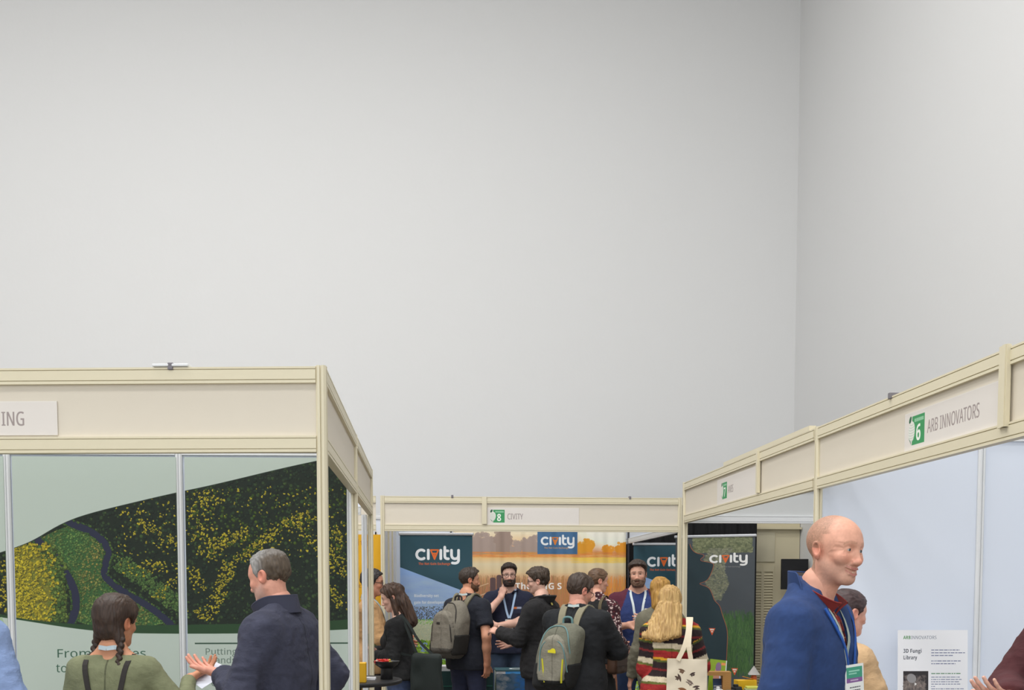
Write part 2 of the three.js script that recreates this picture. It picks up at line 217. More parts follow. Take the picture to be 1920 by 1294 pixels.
function mapRollUp() {
  const [c, g] = canvas(520, 1480), r = rng(41);   // 4 px to a photo px, left end at photo x 1280, top at photo y 1006
  g.fillStyle = rgb(74, 80, 86); g.fillRect(0, 0, 520, 1480);
  for (let i = 0; i < 2600; i++) { const v = r(), x = 120 + r() * 380, y = r() * 130; g.fillStyle = rgb(84 + v * 60, 92 + v * 56, 66 + v * 44, 0.8); g.beginPath(); g.arc(x, y, 3 + r() * 8, 0, 7); g.fill(); }
  for (let i = 0; i < 1800; i++) { const y = 100 + r() * 420, x = 210 + r() * 150 - (y - 100) * 0.1 + Math.sin(y * 0.02) * 20, v = r(); g.fillStyle = rgb(96 + v * 56, 102 + v * 50, 84 + v * 40, 0.7); g.beginPath(); g.arc(x, y, 2 + r() * 7, 0, 7); g.fill(); }
  for (let i = 0; i < 2600; i++) { const x = 170 + r() * 350, y = 640 + r() * 460, v = r(); g.strokeStyle = rgb(44 + v * 40, 78 + v * 44, 44 + v * 20, 0.8); g.lineWidth = 2 + r() * 3; g.beginPath(); g.moveTo(x, y + 40); g.lineTo(x + (r() - 0.5) * 34, y - 60 * r()); g.stroke(); }
  for (let i = 0; i < 500; i++) { const v = r(); g.fillStyle = rgb(60 + v * 40, 70 + v * 40, 50, 0.8); g.fillRect(10 + r() * 60, r() * 500, 4 + r() * 8, 4 + r() * 12); }
  // the dark sea with its orange coast
  const coast = [[96, 60], [110, 130], [210, 150], [150, 196], [250, 214], [258, 240], [230, 330], [206, 366], [150, 384], [226, 410], [250, 470], [262, 520], [300, 560], [312, 620], [330, 680], [352, 760], [350, 900], [330, 1480]];
  curve(g, [...coast, [60, 1480], [70, 900], [40, 700], [60, 500], [46, 300], [60, 140], [80, 60]]); g.fillStyle = rgb(38, 58, 66); g.fill(); g.strokeStyle = rgb(170, 96, 66); g.lineWidth = 4; curve(g, coast, true); g.stroke();
  for (let i = 0; i < 170; i++) { g.strokeStyle = rgb(166, 86, 56, 0.8); g.lineWidth = 2 + r() * 3; const x = 14 + r() * 44, y = 230 + r() * 330; g.beginPath(); g.moveTo(x, y); g.lineTo(x + r() * 16, y + 12 * r()); g.stroke(); }
  for (let i = 0; i < 600; i++) { const x = 40 + r() * 90, y = 720 + r() * 260, v = r(); if (x < 130 - (y - 720) * 0.2) { g.fillStyle = rgb(56 + v * 34, 76 + v * 34, 50); g.fillRect(x, y, 4 + r() * 6, 6 + r() * 12); } }
  for (const [x, y] of [[250, 770], [300, 1120], [150, 1160], [400, 1090]]) { g.fillStyle = rgb(226, 92, 48); g.beginPath(); g.moveTo(x - 22, y - 26); g.lineTo(x + 22, y - 26); g.lineTo(x, y + 34); g.closePath(); g.fill(); g.fillStyle = rgb(240, 226, 214); g.fillRect(x - 13, y - 20, 26, 12); g.fillRect(x - 6, y - 2, 12, 10); }
  civityLogo(g, 226, 214, 248, rgb(244, 244, 242), rgb(232, 106, 46)); g.fillStyle = rgb(150, 150, 146); textFit(g, 'The Net Gain Exchange', 300, 252, 130, 15, '');
  return print(c, 0.5);
}
// the name boards on the fascias: green number flag with a pale leaf globe, then the stand's name
function nameBoard(w, h, number, name, nameWidth, at = 0.02) {   // metres
  const k = 900, [c, g] = canvas(Math.round(w * k), Math.round(h * k)), H = h * k;
  g.fillStyle = rgb(226, 220, 214); g.fillRect(0, 0, w * k, H); g.fillStyle = rgb(232, 227, 220); g.fillRect(0, 0, w * k, 4);
  let x = at * k;
  if (number) {
    const s = 0.128 * k, y = (H - s) / 2, gx = x + 0.04 * k;
    g.fillStyle = rgb(58, 150, 92); g.fillRect(gx, y, 0.115 * k, s);
    g.fillStyle = rgb(226, 228, 220); g.beginPath(); g.ellipse(gx - 0.004 * k, y + s * 0.52, 0.03 * k, s * 0.36, 0.12, 0, 7); g.fill();
    g.strokeStyle = rgb(196, 204, 192); g.lineWidth = 3; for (let i = -3; i < 4; i++) { g.beginPath(); g.ellipse(gx - 0.004 * k, y + s * 0.52 + i * s * 0.09, 0.027 * k * Math.sqrt(1 - i * i / 14), 6, 0, 0, Math.PI); g.stroke(); }
    g.fillStyle = rgb(40, 96, 66); g.beginPath(); g.ellipse(gx - 0.018 * k, y + s * 0.1, 9, 15, 0.5, 0, 7); g.fill(); g.beginPath(); g.moveTo(gx - 0.032 * k, y + s * 0.72); g.lineTo(gx - 0.004 * k, y + s); g.lineTo(gx - 0.012 * k, y + s * 0.86); g.closePath(); g.fill();
    g.fillStyle = rgb(168, 212, 182); for (let i = 0; i < 9; i++) g.fillRect(gx + 0.022 * k + i * 0.0095 * k, y + s * 0.1, 0.0065 * k, s * 0.12);
    g.fillStyle = rgb(240, 244, 236); textFit(g, String(number), gx + 0.036 * k, y + s * 0.88, 0.046 * k, s * 0.78);
    x = gx + 0.14 * k;
  }
  g.fillStyle = rgb(158, 146, 144); textFit(g, name, x, H / 2 + 0.03 * k, nameWidth * k, 0.08 * k, '');
  g.fillStyle = rgb(158, 146, 144); textFit(g, name, x + 1.5, H / 2 + 0.03 * k, nameWidth * k, 0.08 * k, '');
  return print(c, 0.6);
}
function yellowPoster() {
  const [c, g] = canvas(512, 1024), r = rng(51); g.fillStyle = rgb(232, 176, 30); g.fillRect(0, 0, 512, 1024);
  g.fillStyle = rgb(196, 132, 34); const put = (s, y, size, w, x = 40) => textFit(g, s, x, y, w, size, 'bold');
  put('and bring satellite', 60, 44, 430); put('approach to all', 122, 44, 360); put('insights', 184, 44, 190);
  g.fillStyle = rgb(190, 138, 40); for (let i = 0; i < 5; i++) put(['for more accurate', 'monitoring of all', 'land by drone', 'surveyors', 'and reports'][i], 290 + i * 56, 30, [330, 350, 300, 200, 240][i], 120);
  g.fillStyle = rgb(58, 52, 70); g.fillRect(330, 436, 182, 74); g.fillStyle = rgb(206, 146, 34); put('patterns', 700, 60, 300, 120);
  return print(c, 0.6);
}
function fungiBoard() {
  const [c, g] = canvas(800, 1130), r = rng(61); g.fillStyle = rgb(244, 245, 250); g.fillRect(0, 0, 800, 1130);
  g.fillStyle = rgb(64, 140, 66); textFit(g, 'ARB', 54, 92, 86, 46); g.fillStyle = rgb(120, 128, 146); textFit(g, 'INNOVATORS', 140, 92, 300, 46, '');
  g.fillStyle = rgb(46, 50, 66); textFit(g, '3D Fungi', 54, 232, 214, 54); textFit(g, 'Library', 54, 300, 160, 54);
  g.fillStyle = rgb(120, 128, 160); for (const [y, w] of [[210, 330], [238, 390], [266, 250], [322, 340], [350, 280]]) for (let x = 378; x < 378 + w;) { const q = 10 + r() * 44; g.fillRect(x, y - 10, Math.min(q, 378 + w - x), 9); x += q + 8; }
  g.fillStyle = rgb(44, 40, 44); g.fillRect(54, 420, 290, 266);
  for (let i = 0; i < 700; i++) { const v = r(); g.fillStyle = rgb(90 + v * 80, 84 + v * 70, 84 + v * 60, 0.35); g.beginPath(); g.ellipse(60 + r() * 250, 520 + r() * 150 - (r() < 0.3 ? 60 : 0), 5 + r() * 16, 3 + r() * 9, r() * 3, 0, 7); g.fill(); }
  g.fillStyle = rgb(150, 148, 150); g.beginPath(); g.ellipse(150, 494, 56, 46, 0.4, 0, 7); g.fill(); g.fillStyle = rgb(240, 240, 240); g.beginPath(); g.moveTo(186, 536); g.lineTo(212, 552); g.lineTo(186, 570); g.closePath(); g.fill();
  g.fillStyle = rgb(44, 40, 44); g.fillRect(54, 720, 290, 266);
  g.fillStyle = rgb(104, 150, 118); for (let x = 378; x < 690;) { const q = 14 + r() * 40; g.fillRect(x, 440, q, 10); x += q + 8; }
  g.fillStyle = rgb(128, 136, 166); for (let k = 0; k < 16; k++) for (let x = 378; x < (k % 5 === 4 ? 420 : 720 - r() * 40);) { const q = 10 + r() * 44; g.fillRect(x, 478 + k * 24, q, 8); x += q + 8; }
  return print(c, 0.45);
}
function badgePrint() {
  const [c, g] = canvas(256, 380), r = rng(71); g.fillStyle = rgb(240, 242, 240); g.fillRect(0, 0, 256, 380); g.fillStyle = rgb(60, 158, 128); g.fillRect(18, 22, 220, 96); g.fillStyle = rgb(150, 212, 190); g.fillRect(50, 50, 150, 14); g.fillRect(50, 74, 110, 12); g.fillStyle = rgb(132, 86, 152); g.fillRect(18, 118, 220, 40); g.fillStyle = rgb(200, 180, 210); g.fillRect(70, 132, 110, 12);
  g.fillStyle = rgb(70, 74, 84); for (const [y, w] of [[196, 150], [222, 130]]) for (let x = 60; x < 60 + w;) { const q = 8 + r() * 20; g.fillRect(x, y, q, 10); x += q + 5; }
  g.fillStyle = rgb(150, 196, 60); g.fillRect(150, 290, 40, 16); g.fillStyle = rgb(170, 196, 140); g.fillRect(50, 320, 150, 20);
  return print(c, 0.4);
}

// ---------- shell-scheme stands: posts, fascia rails, fascia panels, wall panels ----------
const cream = std(lin(222, 213, 186), 0.45), creamPanel = std(lin(222, 213, 197), 0.55), white = std(lin(226, 228, 230), 0.4), panelWhite = std(lin(224, 231, 244), 0.5), clipMat = std(lin(120, 116, 122), 0.5);
const FT = 2.5, FB = 2.153;                       // top and foot of a fascia
const postShape = (() => {                        // an eight-sided post with a slot in each main face
  const s = new THREE.Shape(), pts = [], o = 0.021, b = 0.0125, w = 0.0035, d = 0.007;
  for (let k = 0; k < 4; k++) { const a = k * Math.PI / 2, q = (x, y) => pts.push([x * Math.cos(a) - y * Math.sin(a), x * Math.sin(a) + y * Math.cos(a)]); q(o, -b); q(o, -w); q(o - d, -w); q(o - d, w); q(o, w); q(o, b); }
  pts.forEach(([x, y], i) => (i ? s.lineTo(x, y) : s.moveTo(x, y))); s.closePath(); return s;
})();
const postGeo = new Map();
function post(parent, x, z, yaw = 0, mat = cream, h = FT + 0.004, y0 = 0) {
  const k = h + '/' + y0; if (!postGeo.has(k)) postGeo.set(k, new THREE.ExtrudeGeometry(postShape, { depth: h - y0, bevelEnabled: false }).rotateX(-Math.PI / 2).translate(0, y0, 0));
  const p = part(parent, 'post', postGeo.get(k), mat); p.position.set(x, 0, z); p.rotation.y = yaw; return p;
}
function railGeo(len) {                           // grooved rail, 66 mm high, along +x from 0 to len, foot at y = 0
  const s = new THREE.Shape(), h = 0.066, t = 0.019, d = 0.006, right = [[t, 0], [t, 0.011], [t - d, 0.011], [t - d, 0.015], [t, 0.015], [t, 0.054], [t - d, 0.054], [t - d, 0.058], [t, 0.058], [t, h]];
  const pts = [...right, ...right.slice().reverse().map(([x, y]) => [-x, y])];
  pts.forEach(([x, y], i) => (i ? s.lineTo(x, y) : s.moveTo(x, y))); s.closePath();
  return new THREE.ExtrudeGeometry(s, { depth: len, bevelEnabled: false }).rotateY(Math.PI / 2);
}
function span(a, b) { const dx = b[0] - a[0], dz = b[1] - a[1]; return { len: Math.hypot(dx, dz), yaw: Math.atan2(-dz, dx) }; }
function fascia(parent, a, b, { rail = cream, panel = creamPanel, top = FT, foot = FB, lift = 0 } = {}) {   // a, b: [x, z]; the ends stop at the posts
  const { len, yaw } = span(a, b), g = railGeo(len - 0.042), c = Math.cos(yaw), s = Math.sin(yaw);
  const put = (name, geo, mat, y) => { const o = part(parent, name, geo, mat); o.position.set(a[0] + c * 0.021, y, a[1] - s * 0.021); o.rotation.y = yaw; return o; };
  put('fascia_rail', g, rail, top - 0.066 + lift); put('fascia_rail', g, rail, foot);
  put('fascia_panel', box(len - 0.042, top - foot - 0.132, 0.006, (len - 0.042) / 2, (top - foot - 0.132) / 2, 0), panel, foot + 0.066);
}
function wallBay(parent, a, b, mat = panelWhite, top = FT) {
  const { len, yaw } = span(a, b), c = Math.cos(yaw), s = Math.sin(yaw), g = railGeo(len - 0.042);
  const put = (name, geo, m, y) => { const o = part(parent, name, geo, m); o.position.set(a[0] + c * 0.021, y, a[1] - s * 0.021); o.rotation.y = yaw; return o; };
  put('wall_panel', box(len - 0.042, top - 0.1, 0.005, (len - 0.042) / 2, (top - 0.1) / 2, 0), mat, 0.05); put('wall_rail', g, white, top - 0.066); put('wall_rail', g, white, 0.02);
}
function clip(parent, x, y, z, yaw = 0) { const o = part(parent, 'clip', rbox(0.022, 0.03, 0.05, 0.004), clipMat); o.position.set(x, y, z); o.rotation.y = yaw; return o; }

// stand with the green wall graphic, open to the front and to the aisle
const LX = -0.46, LZ = -4.16, LA = 6.2 * R;                          // its front corner; the front runs to the left and slightly away
const front = (d) => [LX - d * Math.cos(LA), LZ - d * Math.sin(LA)];
const sideAt = (z) => [-0.46 - (LZ - z) * 0.0097, z];
{
  const t = thing('exhibition_stand', 'cream exhibition stand at the left with the large forest wall graphic', 'stand');
  post(t, LX, LZ, -LA); post(t, ...front(4), -LA); fascia(t, front(4), front(0));
  const mid = sideAt(-6.0); post(t, ...mid); fascia(t, sideAt(LZ), mid);
  const back = (d) => [mid[0] - 0.03 - d * Math.cos(LA * 0.35), mid[1] - d * Math.sin(LA * 0.35)];
  for (let k = 0; k < 4; k++) { post(t, ...back(k * 1.0), -LA * 0.35, white, FB + 0.3); if (k < 3) wallBay(t, back(k + 1), back(k), panelWhite, FB + 0.29); }
  clip(t, ...[front(1.78)[0], FT, front(1.78)[1]], -LA); clip(t, front(0.62)[0], FT + 0.004, front(0.62)[1], -LA);
  { const o = part(t, 'cover_strip', rbox(0.15, 0.012, 0.05, 0.004), white); const [x, z] = front(0.62); o.position.set(x, FT + 0.008, z); o.rotation.y = -LA; }
  // the graphic hangs in three bays of the back wall
  const mat = wallGraphic(), H = 2.38;
  const where = ['with a leaf emblem at the left edge', 'with the river', 'behind the grey-haired man'];
  for (let k = 0; k < 3; k++) {
    const g = slab(0.95, H, 0.006), uv = g.attributes.uv, i0 = 2 - k, u0 = (i0 * 312 + 8) / 936, u1 = (i0 * 312 + 304) / 936;   // bay 0 is the right one
    const vTop = 1 - (796 - 760) / 800, vFoot = 1 - (796 + H * 312 - 760) / 800;
    for (let i = 0; i < uv.count; i++) uv.setXY(i, u0 + (u1 - u0) * uv.getX(i), Math.max(0.002, vFoot + (vTop - vFoot) * uv.getY(i)));
    const c = back(k + 0.5); solo('wall_graphic', g, mat, 'sage green forest wall graphic, the bay ' + where[i0], 'wall graphic', [c[0] + 0.012, FB + 0.43 - H / 2 - 0.22, c[1] + 0.024], -LA * 0.35, 'forest wall graphics');
  }
  const m = nameBoard(0.8, 0.14, 0, 'ING', 0.1, 0.563), [bx, bz] = front(1.485);
  solo('name_board', slab(0.8, 0.14, 0.004), m, 'pale name board with the letters ING at the left edge of the photo', 'sign', [bx + 0.0025 - 0.02, 2.297, bz + 0.006], -LA, 'stand name boards');
}
// the next stand behind it, with its fascia along the aisle
{
  const t = thing('exhibition_stand', 'narrow far bay of cream fascia along the aisle behind the forest graphic', 'stand');
  const a = sideAt(-6.043), b = sideAt(-7.75); post(t, ...b); post(t, b[0] - 0.045, b[1] + 0.03, 0, white, FB);
  fascia(t, [a[0], a[1] + 0.0], b);
  const q = [b[0] - 2.4, b[1]]; post(t, ...q); fascia(t, q, [b[0] - 0.05, b[1]], { panel: panelWhite, rail: white });
}
// the row at the end of the aisle: the stand with number 8 and the yellow one left of it
const CZ = -9.97;
const civ = thing('exhibition_stand', 'cream exhibition stand number 8 at the end of the aisle', 'stand');
{
  const t = civ; post(t, -0.515, CZ); post(t, 2.5, CZ); fascia(t, [-0.515, CZ], [2.5, CZ]);
  { const o = part(t, 'fascia_joint', join([box(0.05, FT - FB - 0.075, 0.012), box(0.016, FT - FB - 0.075, 0.022, 0.012)]), cream); o.position.set(0.5, FB + 0.066 + (FT - FB - 0.06) / 2, CZ + 0.022); }
  clip(t, 0.18, FT, CZ); clip(t, 1.98, FT, CZ);
  for (let k = 0; k < 4; k++) { const x = -0.515 + k * 1.005; post(t, x, CZ - 3, 0, white); if (k < 3) wallBay(t, [x, CZ - 3], [x + 1.005, CZ - 3]); }
  for (let k = 0; k < 3; k++) { const z = CZ - k; if (k) post(t, -0.515, z, 0, cream); wallBay(t, [-0.515, z], [-0.515, z - 1], std(lin(236, 236, 240), 0.5)); }
  fascia(t, [2.5, CZ], [2.5, CZ - 3], { rail: white, panel: panelWhite });
  const m = nameBoard(0.93, 0.172, 8, 'CIVITY', 0.16);
  solo('name_board', slab(0.93, 0.172, 0.004), m, 'pale name board with the green number flag 8 at the end of the aisle', 'sign', [0.995, FB + 0.066 + 0.088, CZ + 0.0055], 0, 'stand name boards');
}
{
  const t = thing('exhibition_stand', 'cream exhibition stand with yellow poster left of stand 8', 'stand');
  post(t, -3.55, CZ); fascia(t, [-3.55, CZ], [-0.56, CZ]); wallBay(t, [-2.6, CZ - 2.4], [-1.6, CZ - 2.4]); wallBay(t, [-1.6, CZ - 2.4], [-0.56, CZ - 2.4]);
  for (const x of [-2.6, -1.6]) post(t, x, CZ - 2.4, 0, white); wallBay(t, [-3.55, CZ - 2.4], [-2.6, CZ - 2.4]);
  solo('wall_poster', slab(1.3, 2.05, 0.008), yellowPoster(), 'tall yellow poster with brown text between the stand posts', 'poster', [-1.23, 1.14, CZ - 0.9]);
  { const g = thing('poster_stand', 'white floor frame that carries the yellow poster', 'frame', [-1.23, 0, CZ - 0.93]); part(g, 'upright', box(0.03, 2.2, 0.03, -0.6, 1.1, 0), white); part(g, 'upright', box(0.03, 2.2, 0.03, 0.6, 1.1, 0), white); part(g, 'foot', box(0.05, 0.02, 0.4, -0.6, 0.01, 0), white); part(g, 'foot', box(0.05, 0.02, 0.4, 0.6, 0.01, 0), white); part(g, 'crossbar', box(1.2, 0.03, 0.03, 0, 2.18, 0), white); }
}
// the stands along the right of the aisle: number 7, then number 6 nearer the camera
const RX = 2.178, P1 = -8.5, P2 = -5.52, P3 = -2.6;
{
  const t = thing('exhibition_stand', 'cream exhibition stand number 7 on the right, open to the back', 'stand');
  post(t, RX, P1); fascia(t, [RX, P1], [RX, P2]);
  { const o = part(t, 'fascia_joint', join([box(0.012, FT - FB - 0.07, 0.05), box(0.022, FT - FB - 0.07, 0.014, 0, 0, 0.014)]), cream); o.position.set(RX - 0.022, FB + 0.066 + (FT - FB - 0.06) / 2, -6.5); }
  { const o = part(t, 'rail_step', box(0.04, 0.03, 1.7, 0, 0, 0), cream); o.position.set(RX, FT + 0.012, -6.45); }
  fascia(t, [RX, P1], [5.0, P1], { rail: white, panel: std(lin(206, 208, 208), 0.6) });
  post(t, 5.0, P1, 0, white);
  const m = nameBoard(0.98, 0.2, 7, 'AWBS', 0.13, 0.1);
  solo('name_board', slab(0.98, 0.19, 0.004), m, 'pale name board with the green number flag 7, seen at a steep angle', 'sign', [RX - 0.0055, FB + 0.166, -6.96 - 0.05], -Math.PI / 2, 'stand name boards');
}
{
  const t = thing('exhibition_stand', 'cream exhibition stand number 6 on the right with white partition', 'stand');
  post(t, RX, P2 + 0.02); post(t, RX, P3); fascia(t, [RX, P2 + 0.02], [RX, P3]);
  { const o = part(t, 'fascia_joint', join([box(0.014, FT - FB - 0.04, 0.055), box(0.026, FT - FB - 0.04, 0.02, 0, 0, 0.012)]), cream); o.position.set(RX - 0.024, FB + 0.03 + (FT - FB) / 2, -3.63); }
  clip(t, RX - 0.005, FT + 0.002, -4.58, Math.PI / 2);
  for (let k = 0; k < 3; k++) { const x = RX + k * 0.96; if (k) post(t, x, P2 + 0.02, 0, white); wallBay(t, [x, P2 + 0.02], [x + 0.96, P2 + 0.02]); }
  for (let k = 0; k < 3; k++) { post(t, RX + 2.88, P2 + 0.02 + k * 0.98, 0, white); wallBay(t, [RX + 2.88, P2 + 0.02 + (k + 1) * 0.98], [RX + 2.88, P2 + 0.02 + k * 0.98]); }
  const m = nameBoard(0.8, 0.17, 6, 'ARB INNOVATORS', 0.42, 0.03);
  solo('name_board', slab(0.8, 0.172, 0.004), m, 'pale name board with the green number flag 6 at the right', 'sign', [RX - 0.0055, FB + 0.066 + 0.088, -4.055], -Math.PI / 2, 'stand name boards');
}
// beyond stand 7: black drape, beige cupboard front with louvred doors, a dark screen
{
  const w = 2.0, h = 2.7, g = new THREE.BoxGeometry(w, h, 0.012, 150, 6, 1), p = g.attributes.position;
  for (let i = 0; i < p.count; i++) { const x = p.getX(i); p.setZ(i, p.getZ(i) + 0.022 * Math.sin(x * 31) + 0.012 * Math.sin(x * 73 + 1) + 0.006 * Math.sin(x * 17 + p.getY(i) * 2)); }
  g.computeVertexNormals(); solo('black_drape', g, std([0.008, 0.008, 0.009], 0.95), 'black cloth drape hanging behind the map banner', 'drape', [3.4, h / 2 + 0.005, -13.25]);
  const beige = std(lin(206, 196, 166), 0.6), t = thing('cupboard', 'beige built-in cupboard with louvred doors beyond stand 7', 'cupboard', [4.72, 0, -13.8]);
  part(t, 'carcass', box(0.88, 2.9, 0.3, 0, 1.45, -0.03), beige); part(t, 'cornice', box(0.88, 0.03, 0.36, 0, 2.42, 0.02), beige); part(t, 'top_panel', box(0.34, 0.42, 0.02, -0.096, 2.16, 0.13), std(lin(198, 190, 164), 0.6));
  const slat = new THREE.BoxGeometry(0.13, 0.026, 0.012).rotateX(-0.5);
  for (const k of [0, 1]) {
    const x = -0.18 + k * 0.168, d = new THREE.Group(); d.name = 'door'; d.position.set(x, 0.05, 0.125); t.add(d);
    part(d, 'door_frame', join([box(0.02, 1.66, 0.028, -0.073, 0.93, 0), box(0.02, 1.66, 0.028, 0.073, 0.93, 0), box(0.166, 0.09, 0.03, 0, 1.805, 0), box(0.166, 0.1, 0.03, 0, 0.05, 0)]), beige);
    part(d, 'door_back', box(0.126, 1.7, 0.006, 0, 0.92, -0.012), std(lin(96, 88, 70), 0.8));
    for (let i = 0; i < 42; i++) { const s = part(d, 'slat', slat, beige); s.position.set(0, 0.12 + i * 0.039, 0.004); }
  }
  const tv = thing('screen', 'dark flat screen on a stand behind the bald man', 'screen', [4.95, 0, -13.3]); part(tv, 'panel', rbox(0.38, 0.42, 0.04, 0.008, 0, 1.77, 0), std([0.006, 0.006, 0.008], 0.35)); part(tv, 'pole', new THREE.CylinderGeometry(0.025, 0.025, 1.56, 12).translate(0, 0.78, 0), std([0.02, 0.02, 0.02], 0.4)); part(tv, 'foot', rbox(0.36, 0.02, 0.3, 0.005, 0, 0.01, 0), std([0.02, 0.02, 0.02], 0.4));
}
// printed banners in and beside stand 8
function rollUp(x, z, w, h, mat, label, yaw, y0 = 0.07) {
  const t = thing('roll_up_banner', label, 'banner', [x, 0, z], yaw, 'roll-up banners'), alu = std([0.62, 0.63, 0.66], 0.35, { metalness: 0.6 });
  const g = slab(w, h - y0, 0.003, 24, 1), p = g.attributes.position; for (let i = 0; i < p.count; i++) p.setZ(i, p.getZ(i) + 0.006 * Math.cos(p.getX(i) / w * Math.PI)); g.computeVertexNormals(); g.translate(0, y0 + (h - y0) / 2, 0);
  part(t, 'print', g, mat); part(t, 'top_bar', rbox(w + 0.03, 0.032, 0.03, 0.008, 0, h, 0), alu); part(t, 'cassette', rbox(w + 0.05, 0.07, 0.16, 0.02, 0, 0.035, 0), alu); part(t, 'pole', new THREE.CylinderGeometry(0.009, 0.009, h - 0.08, 10).translate(0, 0.06 + (h - 0.08) / 2, -0.035), alu);
  return t;
}
const rollMat = civityRollUp();
rollUp(0.02, -11.0, 0.8, 2.18, rollMat, 'teal roll-up banner with white lettering, left of the sunset backdrop', 0.03);
rollUp(2.88, -12.2, 0.8, 2.13, rollMat, 'teal roll-up banner with white lettering, right of the sunset backdrop', -0.05);
rollUp(3.22, -11.2, 0.92, 2.18, mapRollUp(), 'dark roll-up banner with a coast map and reeds, against the black drape', -0.5);
{
  const t = thing('backdrop', 'fabric backdrop printed with an orange sunset over water in stand 8', 'backdrop', [1.35, 0, -12.62]), w = 2.22, h = 2.42, g = slab(w, h, 0.004, 220, 24), p = g.attributes.position;
  for (let i = 0; i < p.count; i++) { const x = p.getX(i), y = p.getY(i); p.setZ(i, p.getZ(i) + 0.011 * Math.sin(x * 19 + 0.5 * Math.sin(y * 1.3)) * step(-1.2, 0.6, y) + 0.006 * Math.sin(x * 47 + y * 1.1) + 0.012 * Math.sin(x * 7 + 1 + y * 0.4)); }
  g.computeVertexNormals(); g.translate(0, h / 2 + 0.02, 0); part(t, 'fabric', g, sunsetFabric());
  for (const s of [-1, 1]) part(t, 'pole', new THREE.CylinderGeometry(0.014, 0.014, 2.48, 10).translate(s * (w / 2 + 0.03), 1.24, 0.03), std([0.03, 0.03, 0.04], 0.4)); part(t, 'crossbar', new THREE.CylinderGeometry(0.012, 0.012, w + 0.08, 10).rotateZ(Math.PI / 2).translate(0, 2.46, 0.03), std([0.03, 0.03, 0.04], 0.4));
}

// ---------- bodies: distance fields of tapered bones, meshed with surface nets ----------
const P3N = (() => { const r = rng(977), t = new Float32Array(4096); for (let i = 0; i < 4096; i++) t[i] = r() * 2 - 1; return t; })();
function noise3(x, y, z) {
  const i = Math.floor(x), j = Math.floor(y), k = Math.floor(z), u = x - i, v = y - j, w = z - k, a = u * u * (3 - 2 * u), b = v * v * (3 - 2 * v), c = w * w * (3 - 2 * w);
  const h = (p, q, s) => P3N[(Math.imul(p, 73856093) ^ Math.imul(q, 19349663) ^ Math.imul(s, 83492791)) >>> 3 & 4095];
  const x0 = h(i, j, k) * (1 - a) + h(i + 1, j, k) * a, x1 = h(i, j + 1, k) * (1 - a) + h(i + 1, j + 1, k) * a, x2 = h(i, j, k + 1) * (1 - a) + h(i + 1, j, k + 1) * a, x3 = h(i, j + 1, k + 1) * (1 - a) + h(i + 1, j + 1, k + 1) * a;
  return (x0 * (1 - b) + x1 * b) * (1 - c) + (x2 * (1 - b) + x3 * b) * c;
}
